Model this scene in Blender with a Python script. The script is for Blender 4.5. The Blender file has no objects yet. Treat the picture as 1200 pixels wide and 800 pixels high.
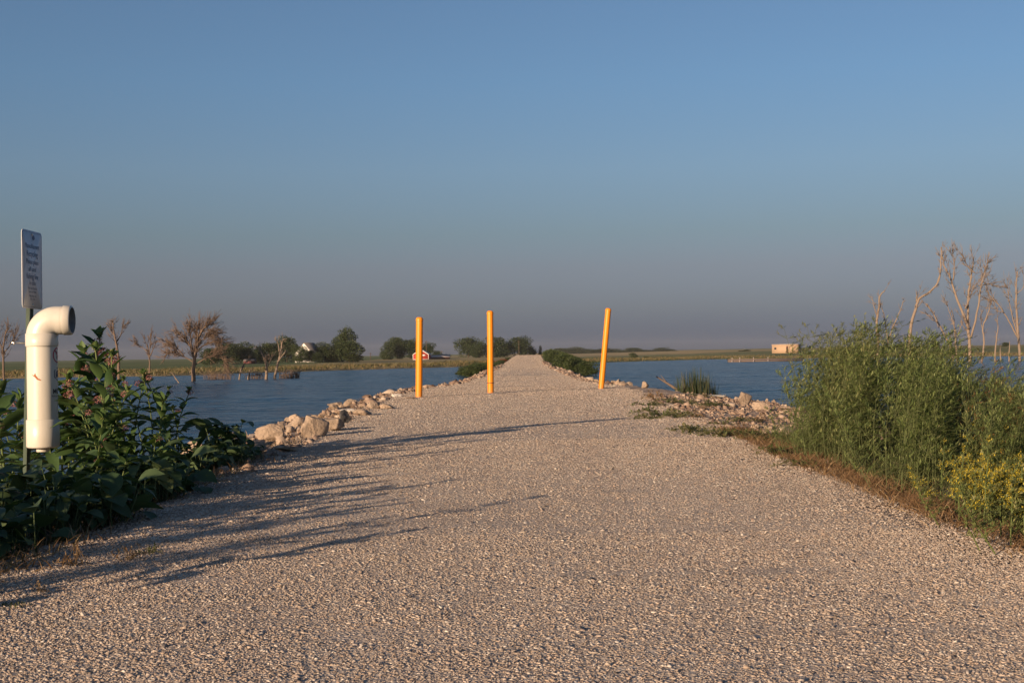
import bpy, bmesh, math, random
import numpy as np
from mathutils import Vector, Matrix, Euler, noise as mnoise

rad = math.radians
rng = np.random.default_rng(7)
random.seed(7)
scene = bpy.context.scene
col = scene.collection

# ------------------------------------------------------------------ camera
EYE = 0.65
F = 1500.0                       # focal length in pixels of the 1200 px wide photograph
cam_d = bpy.data.cameras.new('camera')
cam_d.sensor_width = 36.0
cam_d.lens = 36.0 * F / 1200
cam_d.clip_start = 0.05
cam_d.clip_end = 20000
cam = bpy.data.objects.new('camera', cam_d)
col.objects.link(cam)
PITCH, ROLL = 0.61, -0.9
CM = Matrix.Rotation(rad(90 + PITCH), 3, 'X') @ Matrix.Rotation(rad(ROLL), 3, 'Z')
cam.matrix_world = Matrix.Translation((0, 0, EYE)) @ CM.to_4x4()
scene.camera = cam
cam_d.dof.use_dof = False

# ------------------------------------------------------------------ world, sun, exposure
SUN_PHI = 36.0                   # shadows run this many degrees right of straight ahead
SUN_EL = 12.0
world = bpy.data.worlds.new('World')
scene.world = world
world.use_nodes = True
wn, wl = world.node_tree.nodes, world.node_tree.links
wn.clear()
wo = wn.new('ShaderNodeOutputWorld')
wb = wn.new('ShaderNodeBackground')
sky = wn.new('ShaderNodeTexSky')
sky.sky_type = 'NISHITA'
sky.sun_disc = False
sky.sun_elevation = rad(SUN_EL)
sky.sun_rotation = rad(180 + SUN_PHI)
sky.altitude = 200
sky.air_density = 1.0
sky.dust_density = 1.6
sky.ozone_density = 2.0
wb.inputs['Strength'].default_value = 0.0675
# evening air: the lowest band of the sky away from the sun is greyer and dimmer
tc = wn.new('ShaderNodeTexCoord'); sx = wn.new('ShaderNodeSeparateXYZ')
rp = wn.new('ShaderNodeValToRGB'); mx = wn.new('ShaderNodeMix')
mx.data_type = 'RGBA'; mx.blend_type = 'MULTIPLY'; mx.inputs[0].default_value = 1.0
SKY_RAMP = [(0.0, (0.20, 0.34, 0.84)), (0.011, (0.33, 0.43, 0.93)), (0.035, (0.45, 0.478, 0.785)), (0.067, (0.545, 0.51, 0.695)), (0.094, (0.575, 0.580, 0.69)), (0.143, (0.69, 0.725, 0.84)), (0.209, (0.70, 0.81, 0.955)), (0.258, (0.72, 0.82, 0.955)), (1.0, (0.73, 0.82, 0.95))]
els = rp.color_ramp.elements
els[0].position, els[0].color = SKY_RAMP[0][0], (*SKY_RAMP[0][1], 1)
els[1].position, els[1].color = SKY_RAMP[-1][0], (*SKY_RAMP[-1][1], 1)
for p_, c_ in SKY_RAMP[1:-1]:
    e_ = els.new(p_); e_.color = (*c_, 1)
wl.new(tc.outputs['Generated'], sx.inputs[0])
wl.new(sx.outputs['Z'], rp.inputs[0])
wl.new(sky.outputs[0], mx.inputs[6]); wl.new(rp.outputs[0], mx.inputs[7])
wl.new(mx.outputs[2], wb.inputs['Color'])
wl.new(wb.outputs[0], wo.inputs['Surface'])

sd = bpy.data.lights.new('sun', 'SUN')
sd.energy = 5.0
sd.angle = rad(0.55)
sd.color = (1.0, 0.72, 0.47)
sun = bpy.data.objects.new('sun', sd)
col.objects.link(sun)
sv = Vector((math.sin(rad(SUN_PHI)) * math.cos(rad(SUN_EL)), math.cos(rad(SUN_PHI)) * math.cos(rad(SUN_EL)), -math.sin(rad(SUN_EL))))
sun.rotation_euler = sv.to_track_quat('-Z', 'Y').to_euler()
sun.location = (-20, -25, 12)

vs = scene.view_settings
vs.view_transform = 'Standard'
vs.look = 'None'
vs.gamma = 1
vs.exposure = 0.70
vs.use_curve_mapping = False

# ------------------------------------------------------------------ helpers
def ray(px, py):
    return CM @ Vector(((px - 600) / F, (400 - py) / F, -1.0))

def hor(px):
    return 416 + (600 - px) * 0.0157

def at_d(px, py, Y):
    """world point seen at photo pixel px,py at forward distance Y"""
    r = ray(px, py)
    t = Y / r.y
    return Vector((r.x * t, Y, EYE + r.z * t))

def tag(o, label=None, cat=None, group=None, kind=None):
    if label: o['label'] = label
    if cat: o['category'] = cat
    if group: o['group'] = group
    if kind: o['kind'] = kind
    return o

def empty(name, loc=(0, 0, 0), rz=0.0):
    o = bpy.data.objects.new(name, None)
    o.empty_display_size = 0.1
    o.location = loc
    o.rotation_euler = (0, 0, rz)
    col.objects.link(o)
    return o

def link_mesh(name, me, parent=None, loc=None):
    o = bpy.data.objects.new(name, me)
    col.objects.link(o)
    if parent: o.parent = parent
    if loc is not None: o.location = loc
    return o

KIDS = {}
def kids(o):
    return [c for c in bpy.data.objects if c.parent == o]

def copy_tree(o, parent=None, cache={}):
    c = o.copy()
    col.objects.link(c)
    if parent: c.parent = parent
    if o.name not in cache: cache[o.name] = kids(o)
    for ch in cache[o.name]:
        copy_tree(ch, c)
    return c

class MB:
    """collects vertices, faces (as arrays of equal-length tuples) and a per-vertex random value"""
    def __init__(s):
        s.V = []; s.Q = []; s.T = []; s.R = []; s.n = 0
    def add(s, V, Q=None, T=None, r=None):
        V = np.asarray(V, float).reshape(-1, 3)
        if Q is not None and len(Q): s.Q.append(np.asarray(Q, int).reshape(-1, 4) + s.n)
        if T is not None and len(T): s.T.append(np.asarray(T, int).reshape(-1, 3) + s.n)
        s.V.append(V)
        if r is None: r = random.random()
        s.R.append(np.full(len(V), r) if np.isscalar(r) else np.asarray(r, float))
        s.n += len(V)
        return s
    def box(s, c, d, rot=None, r=None):
        x, y, z = np.array(d) / 2
        V = np.array([(-x,-y,-z),(x,-y,-z),(x,y,-z),(-x,y,-z),(-x,-y,z),(x,-y,z),(x,y,z),(-x,y,z)])
        if rot is not None: V = V @ np.array(rot).T
        return s.add(V + np.array(c), [(0,3,2,1),(4,5,6,7),(0,1,5,4),(1,2,6,5),(2,3,7,6),(3,0,4,7)], r=r)
    def tube(s, P, rad_, n=6, cap=True, r=None):
        P = np.asarray(P, float); k = len(P)
        rad_ = np.full(k, rad_) if np.isscalar(rad_) else np.asarray(rad_, float)
        T = np.gradient(P, axis=0); T /= np.linalg.norm(T, axis=1)[:, None] + 1e-9
        up = np.array([0, 0, 1.0]) if abs(T[0][2]) < 0.9 else np.array([1.0, 0, 0])
        A = np.cross(T, up); A /= np.linalg.norm(A, axis=1)[:, None] + 1e-9
        B = np.cross(T, A)
        th = np.arange(n) * 2 * math.pi / n
        V = P[:, None, :] + rad_[:, None, None] * (np.cos(th)[None, :, None] * A[:, None, :] + np.sin(th)[None, :, None] * B[:, None, :])
        Q = []
        for i in range(k - 1):
            for j in range(n):
                a = i * n + j; b = i * n + (j + 1) % n
                Q.append((a, b, b + n, a + n))
        V = V.reshape(-1, 3); Tt = []
        if cap:
            V = np.vstack([V, P[0], P[-1]])
            for j in range(n):
                Tt.append(((j + 1) % n, j, k * n))
                Tt.append(((k - 1) * n + j, (k - 1) * n + (j + 1) % n, k * n + 1))
        return s.add(V, Q, Tt, r)
    def lathe(s, prof, n=24, o=(0, 0, 0), r=None):
        prof = np.asarray(prof, float)
        th = np.arange(n) * 2 * math.pi / n
        V = np.stack([prof[:, 0][:, None] * np.cos(th), prof[:, 0][:, None] * np.sin(th), np.repeat(prof[:, 1][:, None], n, 1)], -1).reshape(-1, 3)
        Q = [(i*n+j, i*n+(j+1)%n, (i+1)*n+(j+1)%n, (i+1)*n+j) for i in range(len(prof)-1) for j in range(n)]
        return s.add(V + np.array(o), Q, r=r)
    def scatter(s, tv, tq, M, T, r=None):
        """tv (k,3) template; M (N,3,3) columns = axes (scaled); T (N,3)"""
        N = len(T); k = len(tv)
        V = np.einsum('nij,kj->nki', M, tv) + T[:, None, :]
        Q = (np.asarray(tq)[None] + (np.arange(N) * k)[:, None, None]).reshape(-1, 4)
        if r is None: r = np.random.default_rng(s.n + N).random(N)
        return s.add(V.reshape(-1, 3), Q, r=np.repeat(r, k))
    def mesh(s, name, mat, smooth=False):
        V = np.vstack(s.V)
        Q = np.vstack(s.Q) if s.Q else np.zeros((0, 4), int)
        T = np.vstack(s.T) if s.T else np.zeros((0, 3), int)
        me = bpy.data.meshes.new(name)
        me.vertices.add(len(V)); me.vertices.foreach_set('co', V.astype(np.float32).ravel())
        nl = Q.size + T.size
        me.loops.add(nl)
        me.loops.foreach_set('vertex_index', np.concatenate([Q.ravel(), T.ravel()]).astype(np.int32))
        me.polygons.add(len(Q) + len(T))
        ls = np.concatenate([np.arange(len(Q)) * 4, Q.size + np.arange(len(T)) * 3]).astype(np.int32)
        me.polygons.foreach_set('loop_start', ls)
        if smooth: me.polygons.foreach_set('use_smooth', np.ones(len(Q) + len(T), bool))
        a = me.attributes.new('rnd', 'FLOAT', 'POINT')
        a.data.foreach_set('value', np.concatenate(s.R).astype(np.float32))
        me.update(calc_edges=True)
        me.validate()
        me.materials.append(mat)
        return me
    def build(s, name, mat, parent=None, smooth=False, loc=None):
        return link_mesh(name, s.mesh(name, mat, smooth), parent, loc)

def frames(D, Nn):
    """rotation matrices: x axis along D, z near Nn"""
    D = D / (np.linalg.norm(D, axis=1)[:, None] + 1e-9)
    Y = np.cross(Nn, D); Y /= np.linalg.norm(Y, axis=1)[:, None] + 1e-9
    Z = np.cross(D, Y)
    return np.stack([D, Y, Z], axis=2)

def rand_dirs(n, g=rng):
    v = g.normal(size=(n, 3)); return v / np.linalg.norm(v, axis=1)[:, None]

_lat = np.random.default_rng(3).random((256, 256))
def vn(x, y, sc=1.0, o=0):
    x = np.asarray(x, float) * sc + 37.3 * (o + 1); y = np.asarray(y, float) * sc + 91.7 * (o + 1)
    xi = np.floor(x).astype(int); yi = np.floor(y).astype(int)
    fx = x - xi; fy = y - yi
    fx = fx * fx * (3 - 2 * fx); fy = fy * fy * (3 - 2 * fy)
    g = lambda a, b: _lat[a & 255, b & 255]
    return (g(xi, yi) * (1 - fx) + g(xi + 1, yi) * fx) * (1 - fy) + (g(xi, yi + 1) * (1 - fx) + g(xi + 1, yi + 1) * fx) * fy

# ------------------------------------------------------------------ materials
class NT:
    def __init__(s, name):
        s.m = bpy.data.materials.new(name); s.m.use_nodes = True
        s.t = s.m.node_tree; s.n = s.t.nodes; s.l = s.t.links
        s.bsdf = s.n['Principled BSDF']; s.out = s.n['Material Output']
        s.bsdf.inputs['Roughness'].default_value = 0.8
        s.bsdf.inputs['Specular IOR Level'].default_value = 0.25
    def new(s, t, **k):
        n = s.n.new('ShaderNode' + t)
        for a, b in k.items(): setattr(n, a, b)
        return n
    def coord(s, kind='Object', scale=(1, 1, 1)):
        c = s.new('TexCoord'); mp = s.new('Mapping'); mp.inputs['Scale'].default_value = scale
        s.l.new(c.outputs[kind], mp.inputs[0]); return mp.outputs[0]
    def noise(s, vec, scale, detail=4, rough=0.55, dist=0):
        n = s.new('TexNoise'); n.inputs['Scale'].default_value = scale; n.inputs['Detail'].default_value = detail
        n.inputs['Roughness'].default_value = rough; n.inputs['Distortion'].default_value = dist
        if vec is not None: s.l.new(vec, n.inputs['Vector'])
        return n.outputs['Fac']
    def voro(s, vec, scale, feature='F1', out='Distance', rnd=1.0):
        n = s.new('TexVoronoi'); n.feature = feature; n.inputs['Scale'].default_value = scale
        n.inputs['Randomness'].default_value = rnd
        s.l.new(vec, n.inputs['Vector']); return n.outputs[out]
    def ramp(s, fac, stops, interp='LINEAR'):
        n = s.new('ValToRGB'); n.color_ramp.interpolation = interp
        e = n.color_ramp.elements
        e[0].position, e[0].color = stops[0][0], (*stops[0][1], 1)
        e[1].position, e[1].color = stops[-1][0], (*stops[-1][1], 1)
        for p, c in stops[1:-1]:
            k = e.new(p); k.color = (*c, 1)
        s.l.new(fac, n.inputs[0]); return n.outputs[0]
    def attr(s, name):
        n = s.new('Attribute'); n.attribute_name = name; return n.outputs['Fac']
    def mix(s, fac, a, b, blend='MIX'):
        n = s.new('Mix'); n.data_type = 'RGBA'; n.blend_type = blend
        for i, v in ((0, fac), (6, a), (7, b)):
            if isinstance(v, (int, float)): n.inputs[i].default_value = v
            elif isinstance(v, tuple): n.inputs[i].default_value = (*v, 1)
            else: s.l.new(v, n.inputs[i])
        return n.outputs[2]
    def math(s, op, a, b=0.0, clamp=False):
        n = s.new('Math'); n.operation = op; n.use_clamp = clamp
        for i, v in ((0, a), (1, b)):
            if isinstance(v, (int, float)): n.inputs[i].default_value = v
            else: s.l.new(v, n.inputs[i])
        return n.outputs[0]
    def bump(s, h, strength=0.5, dist=0.01, prev=None):
        n = s.new('Bump'); n.inputs['Strength'].default_value = strength; n.inputs['Distance'].default_value = dist
        s.l.new(h, n.inputs['Height'])
        if prev is not None: s.l.new(prev, n.inputs['Normal'])
        return n.outputs[0]
    def set(s, **k):
        for a, v in k.items():
            i = s.bsdf.inputs[a.replace('_', ' ')]
            if isinstance(v, (int, float)): i.default_value = v
            elif isinstance(v, tuple): i.default_value = (*v, 1) if len(v) == 3 else v
            else: s.l.new(v, i)
        return s

def hsv_var(nt, colr, amt=0.25):
    """multiply colour by per-piece brightness variation"""
    r = nt.attr('rnd')
    v = nt.math('ADD', nt.math('MULTIPLY', r, 2 * amt), 1 - amt)
    c = nt.new('CombineXYZ')
    for i in range(3): nt.l.new(v, c.inputs[i])
    return nt.mix(1.0, colr, c.outputs[0], 'MULTIPLY')

def leaf_mat(name, stops, transl=0.3, rough=0.55):
    nt = NT(name)
    oi = nt.new('ObjectInfo')
    r = nt.attr('rnd')
    f = nt.math('ADD', nt.math('MULTIPLY', r, 0.8), nt.math('MULTIPLY', oi.outputs['Random'], 0.2))
    c = nt.ramp(f, stops)
    nt.set(Base_Color=c, Roughness=rough)
    tr = nt.new('BsdfTranslucent'); ms = nt.new('MixShader'); ms.inputs[0].default_value = transl
    c2 = nt.mix(1.0, c, (1.3, 1.5, 0.6), 'MULTIPLY')
    nt.l.new(c2, tr.inputs[0])
    nt.l.new(nt.bsdf.outputs[0], ms.inputs[1]); nt.l.new(tr.outputs[0], ms.inputs[2])
    nt.l.new(ms.outputs[0], nt.out.inputs[0])
    return nt.m

def plain(name, c, rough=0.6, metal=0.0, nscale=20, amt=0.15, bump=0.0, spec=0.3):
    nt = NT(name)
    v = nt.coord('Object')
    n = nt.noise(v, nscale, 5)
    cc = nt.mix(n, tuple(x * (1 - amt) for x in c), tuple(min(1, x * (1 + amt)) for x in c))
    nt.set(Base_Color=cc, Roughness=rough, Metallic=metal, Specular_IOR_Level=spec)
    if bump: nt.set(Normal=nt.bump(n, bump, 0.01))
    return nt.m

# gravel of the path
nt = NT('path gravel')
v = nt.coord('Object')
vc = nt.voro(v, 120, 'F1', 'Color'); sep = nt.new('SeparateColor'); nt.l.new(vc, sep.inputs[0])
stone = nt.ramp(sep.outputs[0], [(0, (0.24, 0.20, 0.165)), (0.25, (0.36, 0.30, 0.25)), (0.6, (0.45, 0.38, 0.315)), (0.85, (0.51, 0.44, 0.37)), (1, (0.58, 0.52, 0.45))])
big = nt.noise(v, 0.9, 5, 0.6)
stone = nt.mix(nt.math('MULTIPLY', big, 0.4), stone, (0.38, 0.305, 0.24))
patch = nt.ramp(nt.noise(nt.coord('Object', (0.5, 0.12, 1)), 3.5, 4, 0.6), [(0.38, (0.86, 0.84, 0.83)), (0.62, (1.08, 1.07, 1.05))])
stone = nt.mix(1.0, stone, patch, 'MULTIPLY')
d1 = nt.voro(v, 120); d2 = nt.voro(v, 50)
h = nt.math('ADD', nt.math('MULTIPLY', d1, -0.5), nt.math('MULTIPLY', d2, -0.6))
nt.set(Base_Color=stone, Roughness=0.92, Normal=nt.bump(h, 0.8, 0.007))
M_PATH = nt.m

# loose stones (per-stone tone)
def stone_mat(name, stops, bscale=60, bs=0.4):
    nt = NT(name)
    v = nt.coord('Object')
    c = nt.ramp(nt.attr('rnd'), stops)
    c = nt.mix(nt.math('MULTIPLY', nt.noise(v, bscale, 4), 0.4), c, (0.20, 0.16, 0.13))
    nt.set(Base_Color=c, Roughness=0.9, Normal=nt.bump(nt.noise(v, bscale * 2, 5), bs, 0.004))
    return nt.m
M_PEB = stone_mat('gravel stones', [(0, (0.10, 0.085, 0.075)), (0.07, (0.22, 0.175, 0.145)), (0.25, (0.36, 0.31, 0.265)), (0.42, (0.34, 0.26, 0.20)), (0.6, (0.44, 0.385, 0.335)), (0.78, (0.40, 0.30, 0.235)), (0.94, (0.50, 0.45, 0.40)), (1, (0.66, 0.61, 0.54))], 300, 0.3)
M_RUB = stone_mat('rubble stones', [(0, (0.10, 0.06, 0.045)), (0.3, (0.22, 0.145, 0.105)), (0.7, (0.33, 0.24, 0.18)), (1, (0.46, 0.37, 0.29))], 60, 0.5)

def rock_mat(name, a, b, stain):
    nt = NT(name)
    v = nt.coord('Object')
    oi = nt.new('ObjectInfo')
    n1 = nt.noise(v, 5, 6, 0.6, 0.4)
    c = nt.mix(n1, a, b)
    st = nt.ramp(nt.noise(v, 2.3, 6, 0.65, 0.8), [(0.52, (0, 0, 0)), (0.66, (1, 1, 1))])
    c = nt.mix(nt.math('MULTIPLY', st, 0.55), c, stain)
    vv = nt.math('ADD', nt.math('MULTIPLY', oi.outputs['Random'], 0.4), 0.78)
    cx = nt.new('CombineXYZ'); [nt.l.new(vv, cx.inputs[i]) for i in range(3)]
    c = nt.mix(1.0, c, cx.outputs[0], 'MULTIPLY')
    b1 = nt.bump(nt.noise(v, 9, 8, 0.65), 0.7, 0.05)
    nt.set(Base_Color=c, Roughness=0.9, Normal=nt.bump(nt.noise(v, 60, 4), 0.35, 0.006, b1))
    return nt.m
M_ROCK = rock_mat('limestone', (0.28, 0.205, 0.15), (0.45, 0.355, 0.27), (0.14, 0.105, 0.08))
M_ROCKD = rock_mat('dark stone', (0.07, 0.07, 0.07), (0.14, 0.13, 0.13), (0.04, 0.04, 0.04))
M_ROCKW = rock_mat('white stone', (0.60, 0.54, 0.46), (0.72, 0.67, 0.60), (0.45, 0.38, 0.30))

# ground
nt = NT('ground')
v = nt.coord('Object')
far = nt.attr('far'); tan = nt.attr('tan')
n1 = nt.noise(v, 2.2, 6, 0.65); n2 = nt.noise(v, 0.35, 5, 0.6)
near_c = nt.ramp(n1, [(0.25, (0.14, 0.10, 0.075)), (0.45, (0.26, 0.19, 0.145)), (0.7, (0.38, 0.31, 0.25))])
vcol = nt.voro(v, 38, 'F1', 'Color'); sp = nt.new('SeparateColor'); nt.l.new(vcol, sp.inputs[0])
near_c = nt.mix(nt.math('MULTIPLY', sp.outputs[0], 0.5), near_c, (0.42, 0.35, 0.29))
fv = nt.coord('Object', (0.02, 0.10, 1))
n3 = nt.noise(fv, 1.0, 5, 0.6); n4 = nt.noise(v, 0.25, 6, 0.7)
green = nt.ramp(n4, [(0.3, (0.035, 0.06, 0.012)), (0.7, (0.08, 0.115, 0.03))])
tanc = nt.ramp(n4, [(0.3, (0.20, 0.15, 0.065)), (0.7, (0.34, 0.26, 0.13))])
tf = nt.math('ADD', tan, nt.math('MULTIPLY', nt.math('SUBTRACT', n3, 0.5), 1.6), True)
farc = nt.mix(tf, green, tanc)
wet = nt.attr('wet')
near_c = nt.mix(nt.math('MULTIPLY', wet, 0.7), near_c, (0.05, 0.035, 0.025))
c = nt.mix(far, near_c, farc)
hb = nt.math('ADD', nt.math('MULTIPLY', nt.voro(v, 38), -0.4), nt.math('MULTIPLY', nt.noise(v, 12, 6, 0.7), 1.0))
nt.set(Base_Color=c, Roughness=0.95, Normal=nt.bump(hb, 0.8, 0.03))
M_GROUND = nt.m

# water
nt = NT('water')
v1 = nt.coord('Object', (1.0, 1.6, 1.0)); v2 = nt.coord('Object', (0.06, 0.16, 1))
w1 = nt.noise(v1, 1.3, 3, 0.55, 0.3); w2 = nt.noise(v1, 4.5, 3, 0.6, 0.2); w3 = nt.noise(nt.coord('Object', (0.25, 0.6, 1)), 1.0, 3, 0.5)
gust = nt.ramp(nt.noise(v2, 1.0, 4, 0.6), [(0.35, (0.55, 0.55, 0.55)), (0.65, (1, 1, 1))])
hh = nt.math('ADD', nt.math('ADD', nt.math('MULTIPLY', w1, 0.28), nt.math('MULTIPLY', w2, 0.085)), nt.math('MULTIPLY', w3, 0.35))
hh = nt.math('MULTIPLY', nt.math('MULTIPLY', hh, gust), 1.6)
nt.set(Base_Color=(0.006, 0.030, 0.068), Roughness=0.16, IOR=1.33, Specular_IOR_Level=0.33, Normal=nt.bump(hh, 1.0, 1.0))
M_WATER = nt.m

M_MILK = leaf_mat('milkweed leaf', [(0, (0.030, 0.062, 0.020)), (0.5, (0.055, 0.10, 0.035)), (0.85, (0.085, 0.14, 0.045)), (1, (0.14, 0.18, 0.05))], 0.22)
M_STEM = plain('green stem', (0.09, 0.12, 0.035), 0.6, nscale=8)
M_BROAD = leaf_mat('broad weed leaf', [(0, (0.03, 0.06, 0.025)), (0.7, (0.065, 0.10, 0.045)), (1, (0.12, 0.15, 0.06))], 0.2)
M_WILLOW = leaf_mat('willow leaf', [(0, (0.06, 0.09, 0.03)), (0.4, (0.125, 0.17, 0.055)), (0.8, (0.20, 0.235, 0.09)), (1, (0.30, 0.29, 0.14))], 0.3)
M_OLIVE = leaf_mat('olive leaf', [(0, (0.07, 0.095, 0.035)), (0.5, (0.15, 0.175, 0.065)), (1, (0.26, 0.235, 0.11))], 0.25)
M_TWIG = plain('twig', (0.075, 0.09, 0.035), 0.8)
M_RUSTY = leaf_mat('rusty leaf', [(0, (0.08, 0.05, 0.02)), (0.5, (0.16, 0.09, 0.035)), (1, (0.24, 0.15, 0.06))], 0.2)
M_TREE = leaf_mat('tree leaf', [(0, (0.016, 0.028, 0.010)), (0.5, (0.028, 0.044, 0.015)), (1, (0.05, 0.065, 0.022))], 0.1)
M_BUSH = leaf_mat('bush leaf', [(0, (0.022, 0.036, 0.011)), (0.5, (0.038, 0.058, 0.017)), (1, (0.075, 0.09, 0.03))], 0.15)
M_SUMAC = leaf_mat('sumac leaf', [(0, (0.12, 0.03, 0.015)), (0.5, (0.22, 0.07, 0.03)), (1, (0.14, 0.13, 0.04))], 0.15)
M_YEL = leaf_mat('yellow flower', [(0, (0.30, 0.24, 0.02)), (1, (0.52, 0.41, 0.05))], 0.2)
M_PINK = leaf_mat('pink flower', [(0, (0.20, 0.075, 0.08)), (0.6, (0.36, 0.16, 0.16)), (1, (0.45, 0.27, 0.22))], 0.15)
M_BUD = leaf_mat('flower bud', [(0, (0.17, 0.19, 0.05)), (1, (0.30, 0.30, 0.10))], 0.2)
M_DRY = leaf_mat('dry grass', [(0, (0.06, 0.036, 0.02)), (0.35, (0.14, 0.08, 0.042)), (0.7, (0.23, 0.15, 0.08)), (1, (0.38, 0.29, 0.17))], 0.2)
M_GRASS = leaf_mat('green grass', [(0, (0.04, 0.055, 0.02)), (0.6, (0.08, 0.095, 0.035)), (1, (0.17, 0.15, 0.07))], 0.25)
M_REED = leaf_mat('reed', [(0, (0.04, 0.055, 0.018)), (0.4, (0.09, 0.09, 0.035)), (0.7, (0.16, 0.12, 0.06)), (1, (0.25, 0.18, 0.10))], 0.2)
M_DREED = leaf_mat('dark reed', [(0, (0.015, 0.026, 0.01)), (0.75, (0.034, 0.048, 0.018)), (1, (0.12, 0.10, 0.05))], 0.1)
M_BARK = plain('bark', (0.09, 0.065, 0.045), 0.9, nscale=3)
def deadwood(name, a, b):
    nt = NT(name); v = nt.coord('Object', (1, 1, 0.25))
    n = nt.noise(v, 6, 6, 0.65); c = nt.mix(n, a, b)
    nt.set(Base_Color=c, Roughness=0.85, Normal=nt.bump(n, 0.6, 0.05)); return nt.m
M_DEAD = deadwood('weathered wood', (0.12, 0.09, 0.07), (0.28, 0.22, 0.17))
M_DEADD = deadwood('brown dead wood', (0.085, 0.06, 0.045), (0.19, 0.135, 0.10))

# ------------------------------------------------------------------ terrain height
WATER_Z = -1.0
def path_c(y): return np.interp(y, [0, 20, 46, 131, 233, 300], [0, 0, .40, 1.2, 2.9, 4.2])
def path_w(y): return np.interp(y, [2, 8, 12, 20, 46, 400], [1.5, 1.58, 1.72, 2.0, 2.1, 2.1])
def path_z(y): return np.interp(y, [-60, 22, 28, 36, 46, 60, 115, 131, 160, 190, 233, 262, 300, 400], [0, 0, -.05, -.2, -.34, -.4, -.42, -.39, -.2, .05, .5, .52, .2, 0])
SHX = [-2000, -400, -150, -56, -37, -20, -10, -4, 3, 8, 20, 46, 60, 80, 100, 160, 400, 2000]
SHY = [40, 60, 100, 138, 137, 177, 190, 195, 212, 225, 247, 290, 262, 262, 215, 170, 100, 60]
def shore(x):
    return np.interp(x, SHX, SHY) + (vn(x, 0 * x, 0.09, 4) - .5) * 7 + (vn(x, 0 * x, 0.4, 5) - .5) * 2
def sstep(a, b, x):
    t = np.clip((x - a) / (b - a), 0, 1); return t * t * (3 - 2 * t)
def H(x, y, full=False):
    x = np.asarray(x, float); y = np.asarray(y, float)
    xc, w, z = path_c(y), path_w(y), path_z(y)
    dl = np.maximum((xc - w) - x, 0); dr = np.maximum(x - (xc + w), 0)
    sl = np.interp(y, [0, 8, 12, 20, 300], [1.4, 1.2, .8, .4, .4])
    sr = np.interp(y, [0, 9, 12, 18, 22, 26, 300], [3, 2.5, 2.1, 1.7, 1.1, .5, .5])
    drop = .11 * np.minimum(dl, sl) + .55 * np.maximum(dl - sl, 0) + .06 * np.minimum(dr, sr) + .55 * np.maximum(dr - sr, 0)
    edge = np.maximum(dl, dr)
    amp = np.clip(edge / .4, 0, 1)
    bumps = ((vn(x, y, 2.2) - .5) * .09 + (vn(x, y, 7, 1) - .5) * .035) * amp + (vn(x, y, .7, 2) - .5) * .018 + (vn(x, y, 3.5, 3) - .5) * .006
    cw = np.maximum(z - drop, -2.2) + bumps
    s = y - shore(x)
    g = np.interp(s, [-20, 0, 1.5, 20, 60, 120, 300, 700, 1500, 4000], [-2.2, -1.03, -.75, -.55, -.42, -.12, .3, 1.0, 1.9, 3.5])
    g = g + .9 * sstep(30, 90, x) * sstep(20, 150, s) + (vn(x, y, .12, 6) - .5) * .25 * np.clip(s / 20, 0, 1)
    g = g + (vn(x, y, .012, 8) - .5) * 1.5 * sstep(200, 900, s)
    h = np.maximum(cw, g)
    if full:
        lf = np.clip((g - cw) / .15 + .5, 0, 1)
        return h, lf, s, edge
    return h
def gz(x, y): return float(H(np.array([x]), np.array([y]))[0])

def grid_mesh(name, xs, ys, zf, mat, attrs=None):
    X, Y = np.meshgrid(xs, ys)
    Z = zf(X, Y)
    V = np.stack([X, Y, Z], -1).reshape(-1, 3)
    nx, ny = len(xs), len(ys)
    i, j = np.meshgrid(np.arange(nx - 1), np.arange(ny - 1))
    a = (j * nx + i).ravel()
    Q = np.stack([a, a + 1, a + nx + 1, a + nx], -1)
    m = MB(); m.add(V, Q, r=0.5)
    me = m.mesh(name, mat, True)
    if attrs:
        for k, f in attrs.items():
            at = me.attributes.new(k, 'FLOAT', 'POINT'); at.data.foreach_set('value', f(X, Y).astype(np.float32).ravel())
    return link_mesh(name, me)

def geo(a, step, g, end):
    out = [a]
    while out[-1] < end:
        out.append(out[-1] + step); step *= g
    return out
xp = geo(9, .14, 1.055, 2200)
xs = np.array([-p for p in reversed(xp)] + list(np.arange(-8.88, 8.9, .12)) + xp)
yp = geo(30, .16, 1.018, 2500)
ys = np.array([-60, -40, -25, -15, -9, -5, -3, -1.5] + list(np.arange(0, 29.95, .15)) + yp)
def a_far(X, Y): return H(X, Y, True)[1]
def a_tan(X, Y):
    s = H(X, Y, True)[2]
    left = X < 0
    t = np.where(left, 1 - .95 * sstep(12, 45, s) , .25 + .9 * sstep(110, 160, s) * (1 - .75 * sstep(60, 140, X)))
    t = np.where((s < 25) & ~left & (X > 60), .95, t)
    t = np.where(left & (X > -35), np.maximum(t, .75), t)
    return t
def a_wet(X, Y): return 1 - sstep(-.98, -.72, H(X, Y))
ground = grid_mesh('ground', xs, ys, H, M_GROUND, {'far': a_far, 'tan': a_tan, 'wet': a_wet})
tag(ground, kind='structure')

def wave(X, Y):
    a_ = (vn(X, Y * 1.7, .85, 40) - .5) * .075 + (vn(X + Y * .3, Y * 1.9, 2.1, 41) - .5) * .03 + (vn(X, Y * 1.6, .3, 42) - .5) * .06
    return WATER_Z + a_ * (.45 + .75 * vn(X, Y * 3, .045, 43))
wxp = geo(45, .35, 1.06, 2200)
wxs = np.array([-p for p in reversed(geo(32, .35, 1.06, 2200))] + list(np.arange(-31.8, 44.8, .24)) + wxp)
wys = np.array([-300, -150, -60, -20, 0] + geo(6, .2, 1.0035, 800))
water = grid_mesh('water', wxs, wys, wave, M_WATER); tag(water, kind='structure')

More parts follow.
